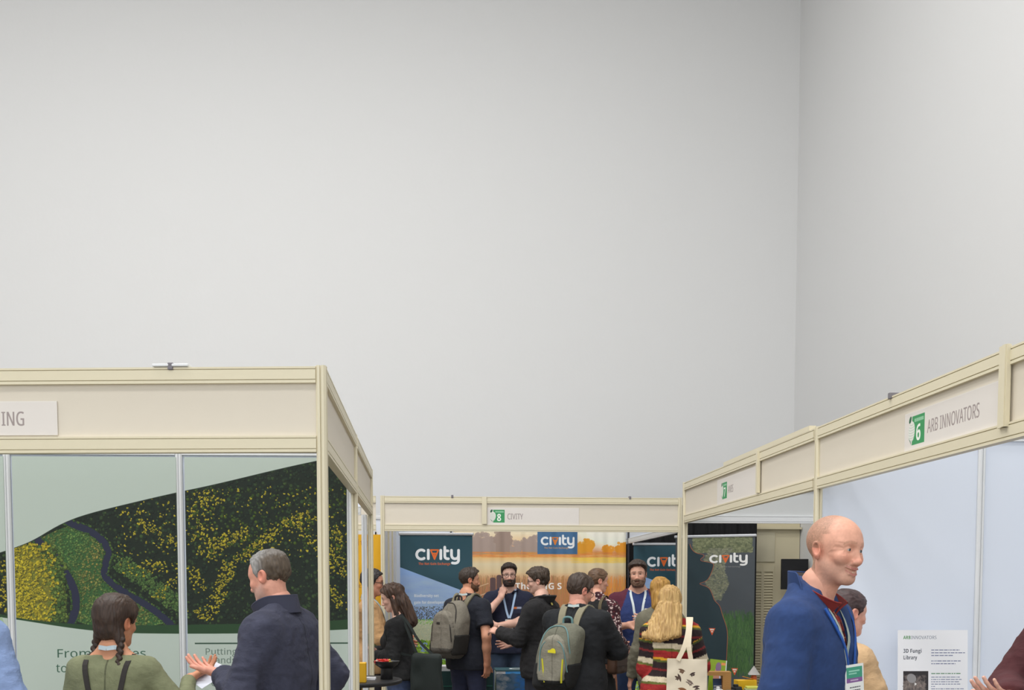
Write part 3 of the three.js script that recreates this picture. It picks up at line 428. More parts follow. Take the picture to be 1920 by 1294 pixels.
class Field {
  constructor() { this.items = []; this.cuts = []; this.lo = [9, 9, 9]; this.hi = [-9, -9, -9]; }
  grow(p, r) { const q = [p.x, p.y, p.z]; for (let i = 0; i < 3; i++) { this.lo[i] = Math.min(this.lo[i], q[i] - r); this.hi[i] = Math.max(this.hi[i], q[i] + r); } }
  cap(a, b, ra, rb = ra, k = 0.02, o = {}) {   // o.frame + o.flat: a capsule flattened along its frame's z; o.sub; o.plane: [point, normal] that ends it
    if (o.frame) { this.grow(a.clone().applyMatrix4(o.frame), ra); this.grow(b.clone().applyMatrix4(o.frame), rb); } else if (!o.sub) { this.grow(a, ra); this.grow(b, rb); }
    const inv = o.frame ? o.frame.clone().invert().elements : null, fl = o.flat ?? 1;
    const az = a.z / fl, bz = b.z / fl, d = [b.x - a.x, b.y - a.y, bz - az];
    this.items.push({ t: 0, x: a.x, y: a.y, z: az, dx: d[0], dy: d[1], dz: d[2], l2: d[0] * d[0] + d[1] * d[1] + d[2] * d[2] || 1e-9, ra, rb, k, inv, fl, sub: !!o.sub, plane: o.plane ? [o.plane[1].x, o.plane[1].y, o.plane[1].z, o.plane[1].dot(o.plane[0])] : null });
    return this;
  }
  ell(c, r, k = 0.02, o = {}) {   // o.rot: Euler angles
    if (!o.sub) this.grow(c, Math.max(...r));
    const e = o.rot ? new THREE.Matrix4().makeRotationFromEuler(new THREE.Euler(...o.rot)).invert().elements : null;
    this.items.push({ t: 1, x: c.x, y: c.y, z: c.z, r, k, e, sub: !!o.sub, plane: null }); return this;
  }
  at(x, y, z) {
    let d = 1e3;
    for (const s of this.items) {
      let q;
      if (s.t === 0) {
        let px = x, py = y, pz = z;
        if (s.inv) { const m = s.inv; px = m[0] * x + m[4] * y + m[8] * z + m[12]; py = m[1] * x + m[5] * y + m[9] * z + m[13]; pz = (m[2] * x + m[6] * y + m[10] * z + m[14]) / s.fl; }
        px -= s.x; py -= s.y; pz -= s.z;
        let h = (px * s.dx + py * s.dy + pz * s.dz) / s.l2; h = h < 0 ? 0 : h > 1 ? 1 : h;
        const ux = px - s.dx * h, uy = py - s.dy * h, uz = pz - s.dz * h;
        q = (Math.sqrt(ux * ux + uy * uy + uz * uz) - s.ra - (s.rb - s.ra) * h) * s.fl;
        if (s.plane) q = Math.max(q, s.plane[0] * x + s.plane[1] * y + s.plane[2] * z - s.plane[3]);
      } else {
        let px = x - s.x, py = y - s.y, pz = z - s.z;
        if (s.e) { const m = s.e, a = m[0] * px + m[4] * py + m[8] * pz, b = m[1] * px + m[5] * py + m[9] * pz; pz = m[2] * px + m[6] * py + m[10] * pz; px = a; py = b; }
        const [a, b, c] = s.r, u = px / a, v = py / b, w = pz / c, k0 = Math.sqrt(u * u + v * v + w * w), k1 = Math.sqrt(u * u / a / a + v * v / b / b + w * w / c / c);
        q = k1 < 1e-6 ? -Math.min(a, b, c) : k0 * (k0 - 1) / k1;
      }
      if (s.sub) { q = -q; const h = Math.max(s.k - Math.abs(d - q), 0) / s.k; d = Math.max(d, q) + h * h * s.k * 0.25; }
      else { const h = Math.max(s.k - Math.abs(d - q), 0) / s.k; d = Math.min(d, q) - h * h * s.k * 0.25; }
    }
    for (const c of this.cuts) d = Math.max(d, c[0] * x + c[1] * y + c[2] * z - c[3]);
    return d;
  }
  cut(p, n) { this.cuts.push([n.x, n.y, n.z, n.dot(p)]); return this; }
}
function mesh(f, lo, hi, h, { push, color, uv } = {}) {   // f(x, y, z) < 0 inside; push(x, y, z) in metres along the normal
  const n = [0, 1, 2].map((i) => Math.ceil((hi[i] - lo[i]) / h) + 3), [nx, ny, nz] = n, ox = lo[0] - h, oy = lo[1] - h, oz = lo[2] - h, val = new Float32Array(nx * ny * nz), B = 6, rad = B * h * 0.87 * 1.35;
  for (let z = 0; z < nz; z += B) for (let y = 0; y < ny; y += B) for (let x = 0; x < nx; x += B) {
    const d = f(ox + (x + B / 2) * h, oy + (y + B / 2) * h, oz + (z + B / 2) * h), far = Math.abs(d) > rad;
    for (let k = z; k < Math.min(z + B, nz); k++) for (let j = y; j < Math.min(y + B, ny); j++) for (let i = x; i < Math.min(x + B, nx); i++) val[(k * ny + j) * nx + i] = far ? d : f(ox + i * h, oy + j * h, oz + k * h);
  }
  for (let k = 0; k < nz; k++) for (let j = 0; j < ny; j++) for (let i = 0; i < nx; i++) if (!i || !j || !k || i === nx - 1 || j === ny - 1 || k === nz - 1) { const q = (k * ny + j) * nx + i; val[q] = Math.max(val[q], 1e-4); }
  const pos = [], idx = [], cell = new Int32Array(nx * ny * nz).fill(-1), off = [0, 1, nx, nx + 1, nx * ny, nx * ny + 1, nx * ny + nx, nx * ny + nx + 1], E = [[0, 1], [2, 3], [4, 5], [6, 7], [0, 2], [1, 3], [4, 6], [5, 7], [0, 4], [1, 5], [2, 6], [3, 7]];
  for (let k = 0; k < nz - 1; k++) for (let j = 0; j < ny - 1; j++) for (let i = 0; i < nx - 1; i++) {
    const q = (k * ny + j) * nx + i; let m = 0; for (let c = 0; c < 8; c++) if (val[q + off[c]] < 0) m |= 1 << c;
    if (m === 0 || m === 255) continue;
    let sx = 0, sy = 0, sz = 0, s = 0;
    for (const [a, b] of E) { const A = val[q + off[a]], C = val[q + off[b]]; if ((A < 0) === (C < 0)) continue; const t = A / (A - C); sx += (a & 1) + ((b & 1) - (a & 1)) * t; sy += (a >> 1 & 1) + ((b >> 1 & 1) - (a >> 1 & 1)) * t; sz += (a >> 2) + ((b >> 2) - (a >> 2)) * t; s++; }
    cell[q] = pos.length / 3; pos.push(ox + (i + sx / s) * h, oy + (j + sy / s) * h, oz + (k + sz / s) * h);
  }
  const quad = (a, b, c, d, flip) => { if (a < 0 || b < 0 || c < 0 || d < 0) return; flip ? idx.push(a, c, b, a, d, c) : idx.push(a, b, c, a, c, d); };
  for (let k = 1; k < nz - 1; k++) for (let j = 1; j < ny - 1; j++) for (let i = 1; i < nx - 1; i++) {
    const q = (k * ny + j) * nx + i, A = val[q] < 0;
    if (A !== val[q + 1] < 0) quad(cell[q - nx * ny - nx], cell[q - nx * ny], cell[q], cell[q - nx], !A);
    if (A !== val[q + nx] < 0) quad(cell[q - nx * ny - 1], cell[q - 1], cell[q], cell[q - nx * ny], !A);
    if (A !== val[q + nx * ny] < 0) quad(cell[q - nx - 1], cell[q - nx], cell[q], cell[q - 1], !A);
  }
  const g = new THREE.BufferGeometry(); g.setAttribute('position', new THREE.Float32BufferAttribute(pos, 3)); g.setIndex(idx); g.computeVertexNormals();
  const P = g.attributes.position, N = g.attributes.normal, C = new Float32Array(P.count * 3), U = new Float32Array(P.count * 2);
  for (let i = 0; i < P.count; i++) {
    const x = P.getX(i), y = P.getY(i), z = P.getZ(i);
    const c = color ? color(x, y, z) : [1, 1, 1]; C[i * 3] = c[0]; C[i * 3 + 1] = c[1]; C[i * 3 + 2] = c[2];
    U[i * 2] = Math.atan2(x, z) * 0.18; U[i * 2 + 1] = y;
    if (push) { const d = push(x, y, z); P.setXYZ(i, x + N.getX(i) * d, y + N.getY(i) * d, z + N.getZ(i) * d); }
  }
  g.setAttribute('color', new THREE.BufferAttribute(C, 3)); g.setAttribute('uv', new THREE.BufferAttribute(U, 2)); if (push) g.computeVertexNormals();
  return g;
}
const meshField = (F, h, o = {}, lo = F.lo, hi = F.hi, pad = 0.03) => mesh((x, y, z) => F.at(x, y, z), lo.map((v) => v - pad), hi.map((v) => v + pad), h, o);
const stack = (list) => { const g = mergeGeometries(list.map((q) => (q.index ? q.toNonIndexed() : q)).map((q) => { const o = new THREE.BufferGeometry(); for (const k of ['position', 'normal', 'uv', 'color']) o.setAttribute(k, q.attributes[k]); return o; })); return g; };
function tint(g, c) { const n = g.attributes.position.count, a = new Float32Array(n * 3); for (let i = 0; i < n; i++) { const q = typeof c === 'function' ? c(g.attributes.position.getX(i), g.attributes.position.getY(i), g.attributes.position.getZ(i)) : c; a.set(q, i * 3); } g.setAttribute('color', new THREE.BufferAttribute(a, 3)); return g; }
// a flat band (strap, lanyard) through points with outward normals
function band(points, normals, width, thick = 0.002, sub = 4) {
  const crv = new THREE.CatmullRomCurve3(points), nc = new THREE.CatmullRomCurve3(normals), n = (points.length - 1) * sub, pos = [], idx = [], uv = [];
  for (let i = 0; i <= n; i++) {
    const t = i / n, p = crv.getPoint(t), d = crv.getTangent(t), o = nc.getPoint(t).normalize(), s = d.clone().cross(o).normalize(); o.copy(s).cross(d).normalize();
    const w = typeof width === 'function' ? width(t) : width;
    for (const [a, b] of [[-1, 0], [1, 0], [1, 1], [-1, 1]]) { const q = p.clone().addScaledVector(s, a * w / 2).addScaledVector(o, b * thick); pos.push(q.x, q.y, q.z); uv.push((a + 1) / 2, t); }
  }
  for (let i = 0; i < n; i++) for (let k = 0; k < 4; k++) { const a = i * 4 + k, b = i * 4 + (k + 1) % 4; idx.push(a, b, a + 4, b, b + 4, a + 4); }
  idx.push(0, 2, 1, 0, 3, 2); const e = n * 4; idx.push(e, e + 1, e + 2, e, e + 2, e + 3);
  const g = new THREE.BufferGeometry(); g.setAttribute('position', new THREE.Float32BufferAttribute(pos, 3)); g.setAttribute('uv', new THREE.Float32BufferAttribute(uv, 2)); g.setIndex(idx); const q = g.toNonIndexed(); q.computeVertexNormals(); return q;
}
const tube = (points, r, n = 24, m = 8) => new THREE.TubeGeometry(new THREE.CatmullRomCurve3(points), n, r, m, false);

// ---- the head, in its own axes: face to +z, eyes at y = 0, chin about -0.115, crown about 0.122 ----
function skullField() { return new Field().ell(V(0, 0.036, -0.012), [0.076, 0.087, 0.098], 0.02).ell(V(0, 0.022, 0.034), [0.066, 0.068, 0.06], 0.04); }
function headField(o, neckBase, neckR) {
  const F = skullField(), f = o.female, jw = o.jaw ?? (f ? 0.92 : 1), smile = o.smile ?? 0;
  F.ell(V(0, -0.03, 0.03), [0.06 * jw, 0.06, 0.058], 0.03).ell(V(0, -0.068, 0.034), [0.049 * jw, 0.046, 0.052], 0.03).ell(V(0, -0.102, 0.07), [0.022 * jw, 0.0165, 0.0185], 0.022);
  for (const s of [-1, 1]) {
    F.cap(V(s * 0.052 * jw, -0.052, 0.0), V(s * 0.022 * jw, -0.1, 0.058), 0.016, 0.014, 0.03);
    F.ell(V(s * 0.042, -0.028 + smile * 0.004, 0.062 + smile * 0.004), [0.022, 0.017, 0.02], 0.02);
    F.cap(V(s * 0.05, 0.02, 0.066), V(s * 0.012, 0.021, 0.085), 0.008, 0.009, 0.02);
    F.ell(V(s * 0.0315, 0.001, 0.097), [0.017, 0.012, 0.016], 0.014, { sub: true });
    F.ell(V(s * 0.0795, -0.008, -0.014), [0.011, 0.033, 0.021], 0.006, { rot: [-0.18, s * 0.35, s * -0.12] });
    F.ell(V(s * 0.0895, -0.004, -0.008), [0.009, 0.02, 0.0125], 0.006, { rot: [-0.18, s * 0.35, 0], sub: true });
    F.ell(V(s * 0.013, -0.044, 0.095), [0.0095, 0.0085, 0.011], 0.01);
    if (o.fine) { F.ell(V(s * 0.0315, 0.001, 0.0765), [0.0152, 0.0148, 0.0146], 0.004); F.ell(V(s * 0.0315, 0.0, 0.0925), [0.0125, o.squint ?? 0.0048, 0.011], 0.003, { sub: true, rot: [0, 0, s * -0.12] }); }
    if (smile) { F.ell(V(s * 0.044, -0.034, 0.066), [0.02, 0.017, 0.018], 0.012); F.cap(V(s * 0.022, -0.041, 0.0945), V(s * 0.039, -0.062, 0.0825), 0.0035, 0.0048, 0.006, { sub: true }); F.cap(V(s * 0.039, -0.062, 0.0825), V(s * 0.043, -0.082, 0.0725), 0.0048, 0.003, 0.006, { sub: true }); }
  }
  F.cap(V(0, 0.012, 0.086), V(0, -0.038, 0.107), 0.0072, 0.0105, 0.014).ell(V(0, -0.04, 0.107), [0.0105, 0.0095, 0.0105], 0.008);
  if (smile) {
    for (const s of [-1, 1]) {
      F.cap(V(0, -0.0655, 0.0955), V(s * 0.018, -0.0645, 0.09), 0.0048, 0.0042, 0.005).cap(V(s * 0.018, -0.0645, 0.09), V(s * 0.0335, -0.0585, 0.0755), 0.0042, 0.0026, 0.005);
      F.cap(V(0, -0.0865, 0.0915), V(s * 0.017, -0.082, 0.0865), 0.0056, 0.0046, 0.005).cap(V(s * 0.017, -0.082, 0.0865), V(s * 0.0335, -0.0605, 0.0745), 0.0046, 0.0026, 0.005);
      F.cap(V(0, -0.0762, 0.096), V(s * 0.017, -0.0735, 0.0915), 0.0064, 0.0054, 0.003, { sub: true }).cap(V(s * 0.017, -0.0735, 0.0915), V(s * 0.0305, -0.063, 0.0785), 0.0054, 0.0022, 0.003, { sub: true });
    }
  } else for (const s of [-1, 1]) F.cap(V(0, -0.0685, 0.0945), V(s * 0.022, -0.071, 0.081), 0.0058, 0.0035, 0.008).cap(V(0, -0.0785, 0.0915), V(s * 0.02, -0.074, 0.08), 0.0066, 0.0035, 0.008);
  F.cap(V(0, -0.06, -0.012), neckBase, neckR * 0.98, neckR * 1.06, 0.03);
  return F;
}
function skinColor(o) {
  const s = o.skin, red = mixc(s, [s[0] * 0.95, s[1] * 0.55, s[2] * 0.5], 1), lip = o.lip ?? mixc(s, lin(168, 78, 72), 0.65), brow = o.brow ?? lin(60, 44, 34), stub = o.stubble;
  return (x, y, z) => {
    const ax = Math.abs(x); let c = s;
    c = mixc(c, red, 0.3 * Math.exp(-(((ax - 0.045) / 0.022) ** 2 + ((y + 0.03) / 0.02) ** 2) - (z < 0.03 ? 9 : 0)));
    c = mixc(c, red, 0.4 * Math.exp(-((ax / 0.016) ** 2 + ((y + 0.04) / 0.014) ** 2) - (z < 0.09 ? 4 : 0)));
    { const e = Math.hypot(y + 0.008, z + 0.014) - 0.03; if (ax > 0.072 && e < 0.006) c = mixc(c, red, 0.5 * step(0.006, -0.004, e) * step(0.072, 0.08, ax)); }
    const n = noise3(x * 160, y * 160, z * 160) * 0.06 + noise3(x * 40, y * 40, z * 40) * 0.06; c = [c[0] * (1 + n), c[1] * (1 + n * 1.3), c[2] * (1 + n * 1.3)];
    if (z > 0.068 && ax < 0.032) {
      const yl = o.smile ? -0.0755 + ax * ax * 13 : -0.0735, q = Math.abs(y - yl);
      if (o.smile) { if (q > 0.0058 && q < 0.0155 - ax * 0.2) c = mixc(c, lip, 0.85); } else if (q < 0.0095 - ax * 0.2) c = mixc(c, q < 0.0016 ? [lip[0] * 0.45, lip[1] * 0.4, lip[2] * 0.4] : lip, 0.8);
    }
    const by = 0.0235 + ax * 0.09 - Math.max(0, ax - 0.042) * 0.7; if (z > 0.045 && ax > 0.011 && ax < 0.056 && Math.abs(y - by) < (o.browW ?? 0.0045)) c = mixc(c, brow, (o.browA ?? 0.8) * (0.75 + 0.3 * noise3(x * 700, y * 300, z * 300)));
    if (!o.fine && z > 0.055 && Math.abs(ax - 0.0315) < 0.0135 && Math.abs(y - 0.001) < 0.0052) c = mixc(c, Math.abs(ax - 0.0315) < 0.005 ? [0.02, 0.018, 0.016] : [0.28, 0.25, 0.23], 0.85);
    if (stub) { const a = step(-0.03, -0.06, y - Math.max(0, 0.03 - z) * 0.4) * step(-0.02, 0.02, z) * step(-0.135, -0.115, y); c = mixc(c, stub, a * (0.32 + 0.14 * noise3(x * 500, y * 500, z * 500))); }
    if (o.buzz) { const a = o.buzz.mask(x, y, z); if (a > 0) c = mixc(c, o.buzz.color, a * clamp(0.62 + 0.3 * noise3(x * 420, y * 420, z * 420))); }
    return c;
  };
}
// hair that covers the skull: the line where it ends towards the face, as a depth for each height
const hairline = (pts) => (y) => { let k = 0; while (k < pts.length - 2 && y > pts[k + 1][0]) k++; const [a, b] = [pts[k], pts[k + 1]]; return a[1] + (b[1] - a[1]) * clamp((y - a[0]) / (b[0] - a[0])); };
const LINE = { normal: hairline([[-0.085, -0.06], [-0.04, -0.045], [-0.034, -0.02], [-0.012, -0.012], [-0.01, 0.022], [0.012, 0.026], [0.03, 0.036], [0.06, 0.054], [0.078, 0.072], [0.09, 0.092], [0.11, 0.14]]), receding: hairline([[-0.085, -0.055], [-0.04, -0.045], [-0.034, -0.02], [-0.012, -0.012], [-0.01, 0.02], [0.02, 0.03], [0.05, 0.036], [0.08, 0.045], [0.1, 0.062], [0.13, 0.07]]), full: hairline([[-0.085, -0.05], [-0.04, -0.02], [-0.03, 0.0], [0.0, 0.026], [0.03, 0.042], [0.06, 0.066], [0.08, 0.09], [0.1, 0.14]]) };
function hairGeo(o, h) {   // o: t thickness, top extra at the crown, line, color, shape(F) adds masses, low: where the nape ends, part
  const S = skullField(), line = LINE[o.line ?? 'normal'], extra = new Field(); if (o.shape) o.shape(extra);
  const low = o.low ?? -0.078, sl = o.strand ?? [170, 36, 170], rough = o.rough ?? 0.0035, dark = o.color, lite = o.lite ?? mixc(dark, [1, 1, 1], 0.12);
  const f = (x, y, z) => {
    const t = o.t + (o.top ?? 0) * step(0.03, 0.11, y) * (o.quiff ? 0.4 + 1.2 * step(-0.04, 0.07, z) : 1) + noise3(x * 26, y * 26, z * 26) * (o.clump ?? 0.003);
    const sw = line(y) + noise3(x * 110, y * 60, z * 60) * 0.006 + (o.sweep ? o.sweep(x, y) : 0);
    let d = Math.max(S.at(x, y, z) - t, z - sw, low - y);
    if (!o.coverEars) { const e = Math.hypot((Math.abs(x) - 0.088) * 1.2, (y + 0.008), (z + 0.008) * 1.25) - 0.034; d = Math.max(d, -e); }
    if (extra.items.length) { const q = extra.at(x, y, z), k = 0.012, m = Math.max(k - Math.abs(d - q), 0) / k; d = Math.min(d, q) - m * m * k * 0.25; }
    return d;
  };
  const lo = [-0.12, -0.1, -0.15], hi = [0.12, 0.18, 0.14]; for (let i = 0; i < 3; i++) { lo[i] = Math.min(lo[i], extra.lo[i] - 0.02); hi[i] = Math.max(hi[i], extra.hi[i] + 0.02); }
  return mesh(f, lo, hi, h, {
    push: (x, y, z) => noise3(x * sl[0], y * sl[1], z * sl[2]) * rough + noise3(x * sl[0] * 0.4, y * sl[1] * 0.5, z * sl[2] * 0.4) * rough * 1.2,
    color: (x, y, z) => { if (o.paint) return o.paint(x, y, z); const q = 0.5 + 0.5 * noise3(x * sl[0] * 1.3, y * sl[1] * 0.8, z * sl[2] * 1.3), w = 0.5 + 0.5 * noise3(x * 30, y * 12, z * 30); return mixc(dark, lite, clamp(q * 0.75 + w * 0.35 - 0.1)); },
  });
}
function beardGeo(o, H, h) {   // o: t, color, lite
  const up = hairline([[0.0, 0.0], [0.02, -0.03], [0.045, -0.055], [0.07, -0.06], [0.085, -0.0555], [0.1, -0.054]]);
  const f = (x, y, z) => {
    const t = o.t * (0.35 + 0.65 * step(-0.03, -0.085, y)) * (0.5 + 0.5 * step(-0.01, 0.05, z)) + noise3(x * 60, y * 60, z * 60) * 0.0025;
    let d = Math.max(H.at(x, y, z) - t, y - up(Math.max(0, z)) - noise3(x * 90, 1, z * 90) * 0.003, 0.004 - z - Math.max(0, -y - 0.06) * 0.0, -0.124 - (o.long ?? 0) - y);
    const m = Math.hypot(x / 0.024, (y + 0.076) / 0.0085, (z - 0.1) / 0.035) - 1; d = Math.max(d, -m * 0.006); return d;
  };
  return mesh(f, [-0.09, -0.15, -0.02], [0.09, 0.0, 0.14], h, { push: (x, y, z) => noise3(x * 240, y * 90, z * 240) * 0.0025, color: (x, y, z) => mixc(o.color, o.lite, clamp(0.5 + 0.7 * noise3(x * 260, y * 110, z * 260))) });
}
// ---- a hand: wrist at the origin, fingers to +y, palm to +z, thumb on the +x side ----
function handBones(F, M, { curl = [0.35, 0.5, 0.35], spread = 0.09, thumb = 'out', thick = 1, curls } = {}) {
  const P = (x, y, z) => V(x, y, z).applyMatrix4(M), kn = [[0.029, 0.088], [0.01, 0.093], [-0.0095, 0.088], [-0.0275, 0.078]], L = [[0.044, 0.026, 0.021], [0.048, 0.03, 0.022], [0.044, 0.028, 0.021], [0.034, 0.021, 0.019]];
  kn.forEach(([x, y], i) => F.cap(P(x * 0.55, 0.004, 0), P(x, y, 0), 0.0135, 0.0112 * thick, 0.012));
  F.ell(P(0, 0.05, 0.004), [0.03, 0.03, 0.03], 0.01);
  F.items.pop();
  kn.forEach(([x, y], i) => {
    let p = [x, y, 0], a = 0; const sp = -(i - 1.4) * spread, c = curls ? curls[i] : curl; const dirx = -Math.sin(sp) * -1;
    L[i].forEach((l, j) => { a += c[j]; const dy = Math.cos(a), dz = Math.sin(a), q = [p[0] + dirx * l * Math.max(0, dy), p[1] + dy * l, p[2] + dz * l]; F.cap(P(...p), P(...q), (0.0094 - j * 0.0008) * thick * (i === 3 ? 0.88 : 1), (0.0088 - j * 0.0009) * thick * (i === 3 ? 0.88 : 1), j ? 0.003 : 0.004); p = q; });
  });
  const T = { out: [[0.018, 0.022, 0.006], [0.05, 0.052, 0.016], [0.07, 0.08, 0.022], [0.08, 0.104, 0.024]], closed: [[0.018, 0.022, 0.008], [0.042, 0.055, 0.024], [0.034, 0.082, 0.034], [0.018, 0.098, 0.036]], side: [[0.018, 0.022, 0.006], [0.042, 0.056, 0.012], [0.046, 0.086, 0.014], [0.044, 0.11, 0.012]] }[thumb];
  for (let j = 0; j < 3; j++) F.cap(P(...T[j]), P(...T[j + 1]), [0.016, 0.0115, 0.0102][j] * thick, [0.0118, 0.0102, 0.0082][j] * thick, j ? 0.004 : 0.014);
}
function ik(S, W, l1, l2, pole) {
  const d = W.clone().sub(S); let D = d.length(); if (D > l1 + l2 - 0.004) { d.multiplyScalar((l1 + l2 - 0.004) / D); D = l1 + l2 - 0.004; } const w = S.clone().add(d); d.normalize();
  const a = (l1 * l1 - l2 * l2 + D * D) / (2 * D), h = Math.sqrt(Math.max(0, l1 * l1 - a * a)), p = pole.clone().addScaledVector(d, -pole.dot(d)).normalize();
  return [S.clone().addScaledVector(d, a).addScaledVector(p, h), w];
}
const skinMat = vmat(0.55), hairMat = vmat(0.55), clothMat = vmat(0.92, { bumpMap: tiled(grainTexture, 9, 9), bumpScale: 0.002 }), denim = vmat(0.9);
const SKIN = { pale: lin(230, 184, 164), fair: lin(222, 170, 146), warm: lin(212, 152, 122), tan: lin(190, 128, 98) };

// ---- a whole person, modelled 1.75 m tall facing +z (own left is +x), then scaled ----
function person(o) {
  const S = o.h / 1.75, g = thing('person', o.label, 'person', [o.x, 0, o.z], o.yaw * R), f = !!o.female, w = o.w ?? 1, res = o.res ?? 0.0048;
  g.scale.setScalar(S);
  const U = new THREE.Matrix4().makeTranslation(0, 0.95, 0).multiply(new THREE.Matrix4().makeRotationFromEuler(new THREE.Euler((o.lean ?? 0) * R, (o.twist ?? 0) * R, (o.side ?? 0) * R, 'YXZ'))).multiply(new THREE.Matrix4().makeTranslation(0, -0.95, 0));
  const J = (x, y, z) => V(x, y, z).applyMatrix4(U), hd = o.head ?? [0, 0, 0];
  const Hm = U.clone().multiply(new THREE.Matrix4().makeTranslation(0, 1.632 + (o.headUp ?? 0), 0.022 + (o.headFwd ?? 0))).multiply(new THREE.Matrix4().makeRotationFromEuler(new THREE.Euler(hd[1] * R, hd[0] * R, (hd[2] ?? 0) * R, 'YXZ'))).multiply(new THREE.Matrix4().makeScale(o.headS ?? 0.92, o.headS ?? 0.92, o.headS ?? 0.92));
  const Hi = Hm.clone().invert(), sw = (f ? 0.152 : 0.178) * w, neckR = f ? 0.047 : 0.057, neckBase = J(0, 1.44, -0.02);
  const arms = {};
  for (const [k, s] of [['L', 1], ['R', -1]]) {
    const a = { hand: [0.25, 0.86, 0.06], pole: [0.3, 0, -1], ...(o['arm' + k] ?? {}) }, sh = J(s * sw, 1.402, -0.012);
    const W0 = V(a.hand[0] * (a.abs ? 1 : s), a.hand[1], a.hand[2]), [E, W] = ik(sh, W0, 0.285, 0.25, V(a.pole[0] * s, a.pole[1], a.pole[2]));
    const dir = (a.dir ? V(a.dir[0] * s, a.dir[1], a.dir[2]) : W.clone().sub(E)).normalize(), palm0 = a.palm ? V(a.palm[0] * s, a.palm[1], a.palm[2]) : V(-s, 0, 0.2), palm = palm0.addScaledVector(dir, -palm0.dot(dir)).normalize();
    const X = dir.clone().cross(palm).multiplyScalar(1); // y × z = x for a right-handed frame
    const thumbX = a.thumbUp ? V(...a.thumbUp) : null, flip = thumbX ? (X.dot(thumbX) < 0 ? -1 : 1) : s > 0 ? -1 : 1;
    const M = new THREE.Matrix4().makeBasis(X.multiplyScalar(flip), dir, palm).setPosition(W.clone().addScaledVector(dir, 0.004));
    arms[k] = { s, sh, E, W, dir, M, pose: a.pose ?? {}, hide: a.hide };
  }
  const leg = (s) => { const st = o.legs?.[s > 0 ? 'L' : 'R'] ?? {}; return { hip: V(s * 0.088, 0.93, 0), knee: V(s * 0.1 + (st.kx ?? 0), 0.5, 0.02 + (st.kz ?? 0)), ank: V(s * 0.11 + (st.ax ?? 0), 0.09, -0.02 + (st.az ?? 0)) }; };
  // bones, with an offset for the clothes that cover them
  const torso = (F, q, qb = q) => {
    const c = (a, b, ra, k, flat) => F.cap(V(...a), V(...b), ra, ra, k, { frame: U, flat }), b = o.belly ?? 0;
    c([-0.055 * w, 0.94, -0.012], [0.055 * w, 0.94, -0.012], (f ? 0.13 : 0.12) * w + qb, 0.05, 0.88);
    c([0, 1.0, 0.005 + b * 0.6], [0, 1.12, 0.003 + b * 0.6], (f ? 0.122 : 0.14) * w + b * 0.4 + qb, 0.09, 0.8);
    c([-0.05 * w, 1.27, 0], [0.05 * w, 1.27, 0], (f ? 0.118 : 0.14) * w + q, 0.08, 0.8);
    c([-0.09 * w, 1.37, -0.015], [0.09 * w, 1.37, -0.015], 0.08 + q, 0.06, 0.92);
    c([-sw, 1.394, -0.015], [sw, 1.394, -0.015], 0.052 + q * 0.9, 0.05, 1);
    for (const s of [-1, 1]) { F.cap(J(s * sw * 0.62, 1.43, -0.02), J(s * 0.03, 1.515 - (o.trap ?? 0), -0.022), 0.03 + q * 0.5, 0.034 + q * 0.4, 0.05); if (f) F.cap(J(s * 0.06, 1.265, 0.07), J(s * 0.055, 1.26, 0.085), 0.05 + q * 0.8, 0.045 + q * 0.8, 0.04); }
  };
  const armBones = (F, A, q = 0, to = 1, cuff = 0) => {   // to: 1 = down to the wrist; under 1 = that share of the upper arm only
    if (to < 1) { const e = A.sh.clone().lerp(A.E, to), n = A.E.clone().sub(A.sh).normalize(); F.cap(A.sh, e.clone().addScaledVector(n, 0.05), 0.054 + q, 0.056 + q * 1.2, 0.03, { plane: [e, n] }); return; }
    F.cap(A.sh, A.E, 0.053 * (f ? 0.88 : 1) + q, 0.042 * (f ? 0.9 : 1) + q, 0.03);
    const n = A.W.clone().sub(A.E).normalize(), e = A.W.clone().addScaledVector(n, -cuff), pl = q ? { plane: [e, n] } : {};
    F.cap(A.E, A.E.clone().lerp(A.W, 0.42), 0.041 * (f ? 0.88 : 1) + q, 0.04 * (f ? 0.86 : 1) + q, 0.02, pl).cap(A.E.clone().lerp(A.W, 0.4), A.W.clone().addScaledVector(n, q ? 0.03 : 0), 0.04 * (f ? 0.86 : 1) + q, (f ? 0.024 : 0.028) + q * 0.9, 0.02, pl);
  };
  const legBones = (F, s, q = 0) => { const l = leg(s); F.cap(l.hip, l.knee, 0.086 * (f ? 1.02 : 1) * Math.sqrt(w) + q, 0.057 + q, 0.04).cap(l.knee, l.ank, 0.056 + q, 0.037 + q * 1.3, 0.03); };
  // skin: the whole body coarsely, head and hands finely, one mesh
  const geos = [], B = new Field(); torso(B, -0.004); B.cap(neckBase, J(0, 1.53, -0.005), neckR, neckR, 0.04);
  for (const k of ['L', 'R']) { armBones(B, arms[k]); legBones(B, k === 'L' ? 1 : -1); const l = leg(k === 'L' ? 1 : -1); B.cap(l.ank.clone().setY(0.05), V(l.ank.x * 1.08, 0.035, l.ank.z + 0.15), 0.036, 0.026, 0.03); }
  geos.push(meshField(B, o.bodyRes ?? 0.016, { color: () => o.skin }));
  const HF = headField(o, neckBase.clone().applyMatrix4(Hi), neckR), tone = skinColor(o);
  const hg = mesh((x, y, z) => HF.at(x, y, z), [-0.115, -0.19, -0.13], [0.115, 0.14, 0.14], res, { color: tone, push: o.facePush });
  hg.applyMatrix4(Hm); geos.push(hg);
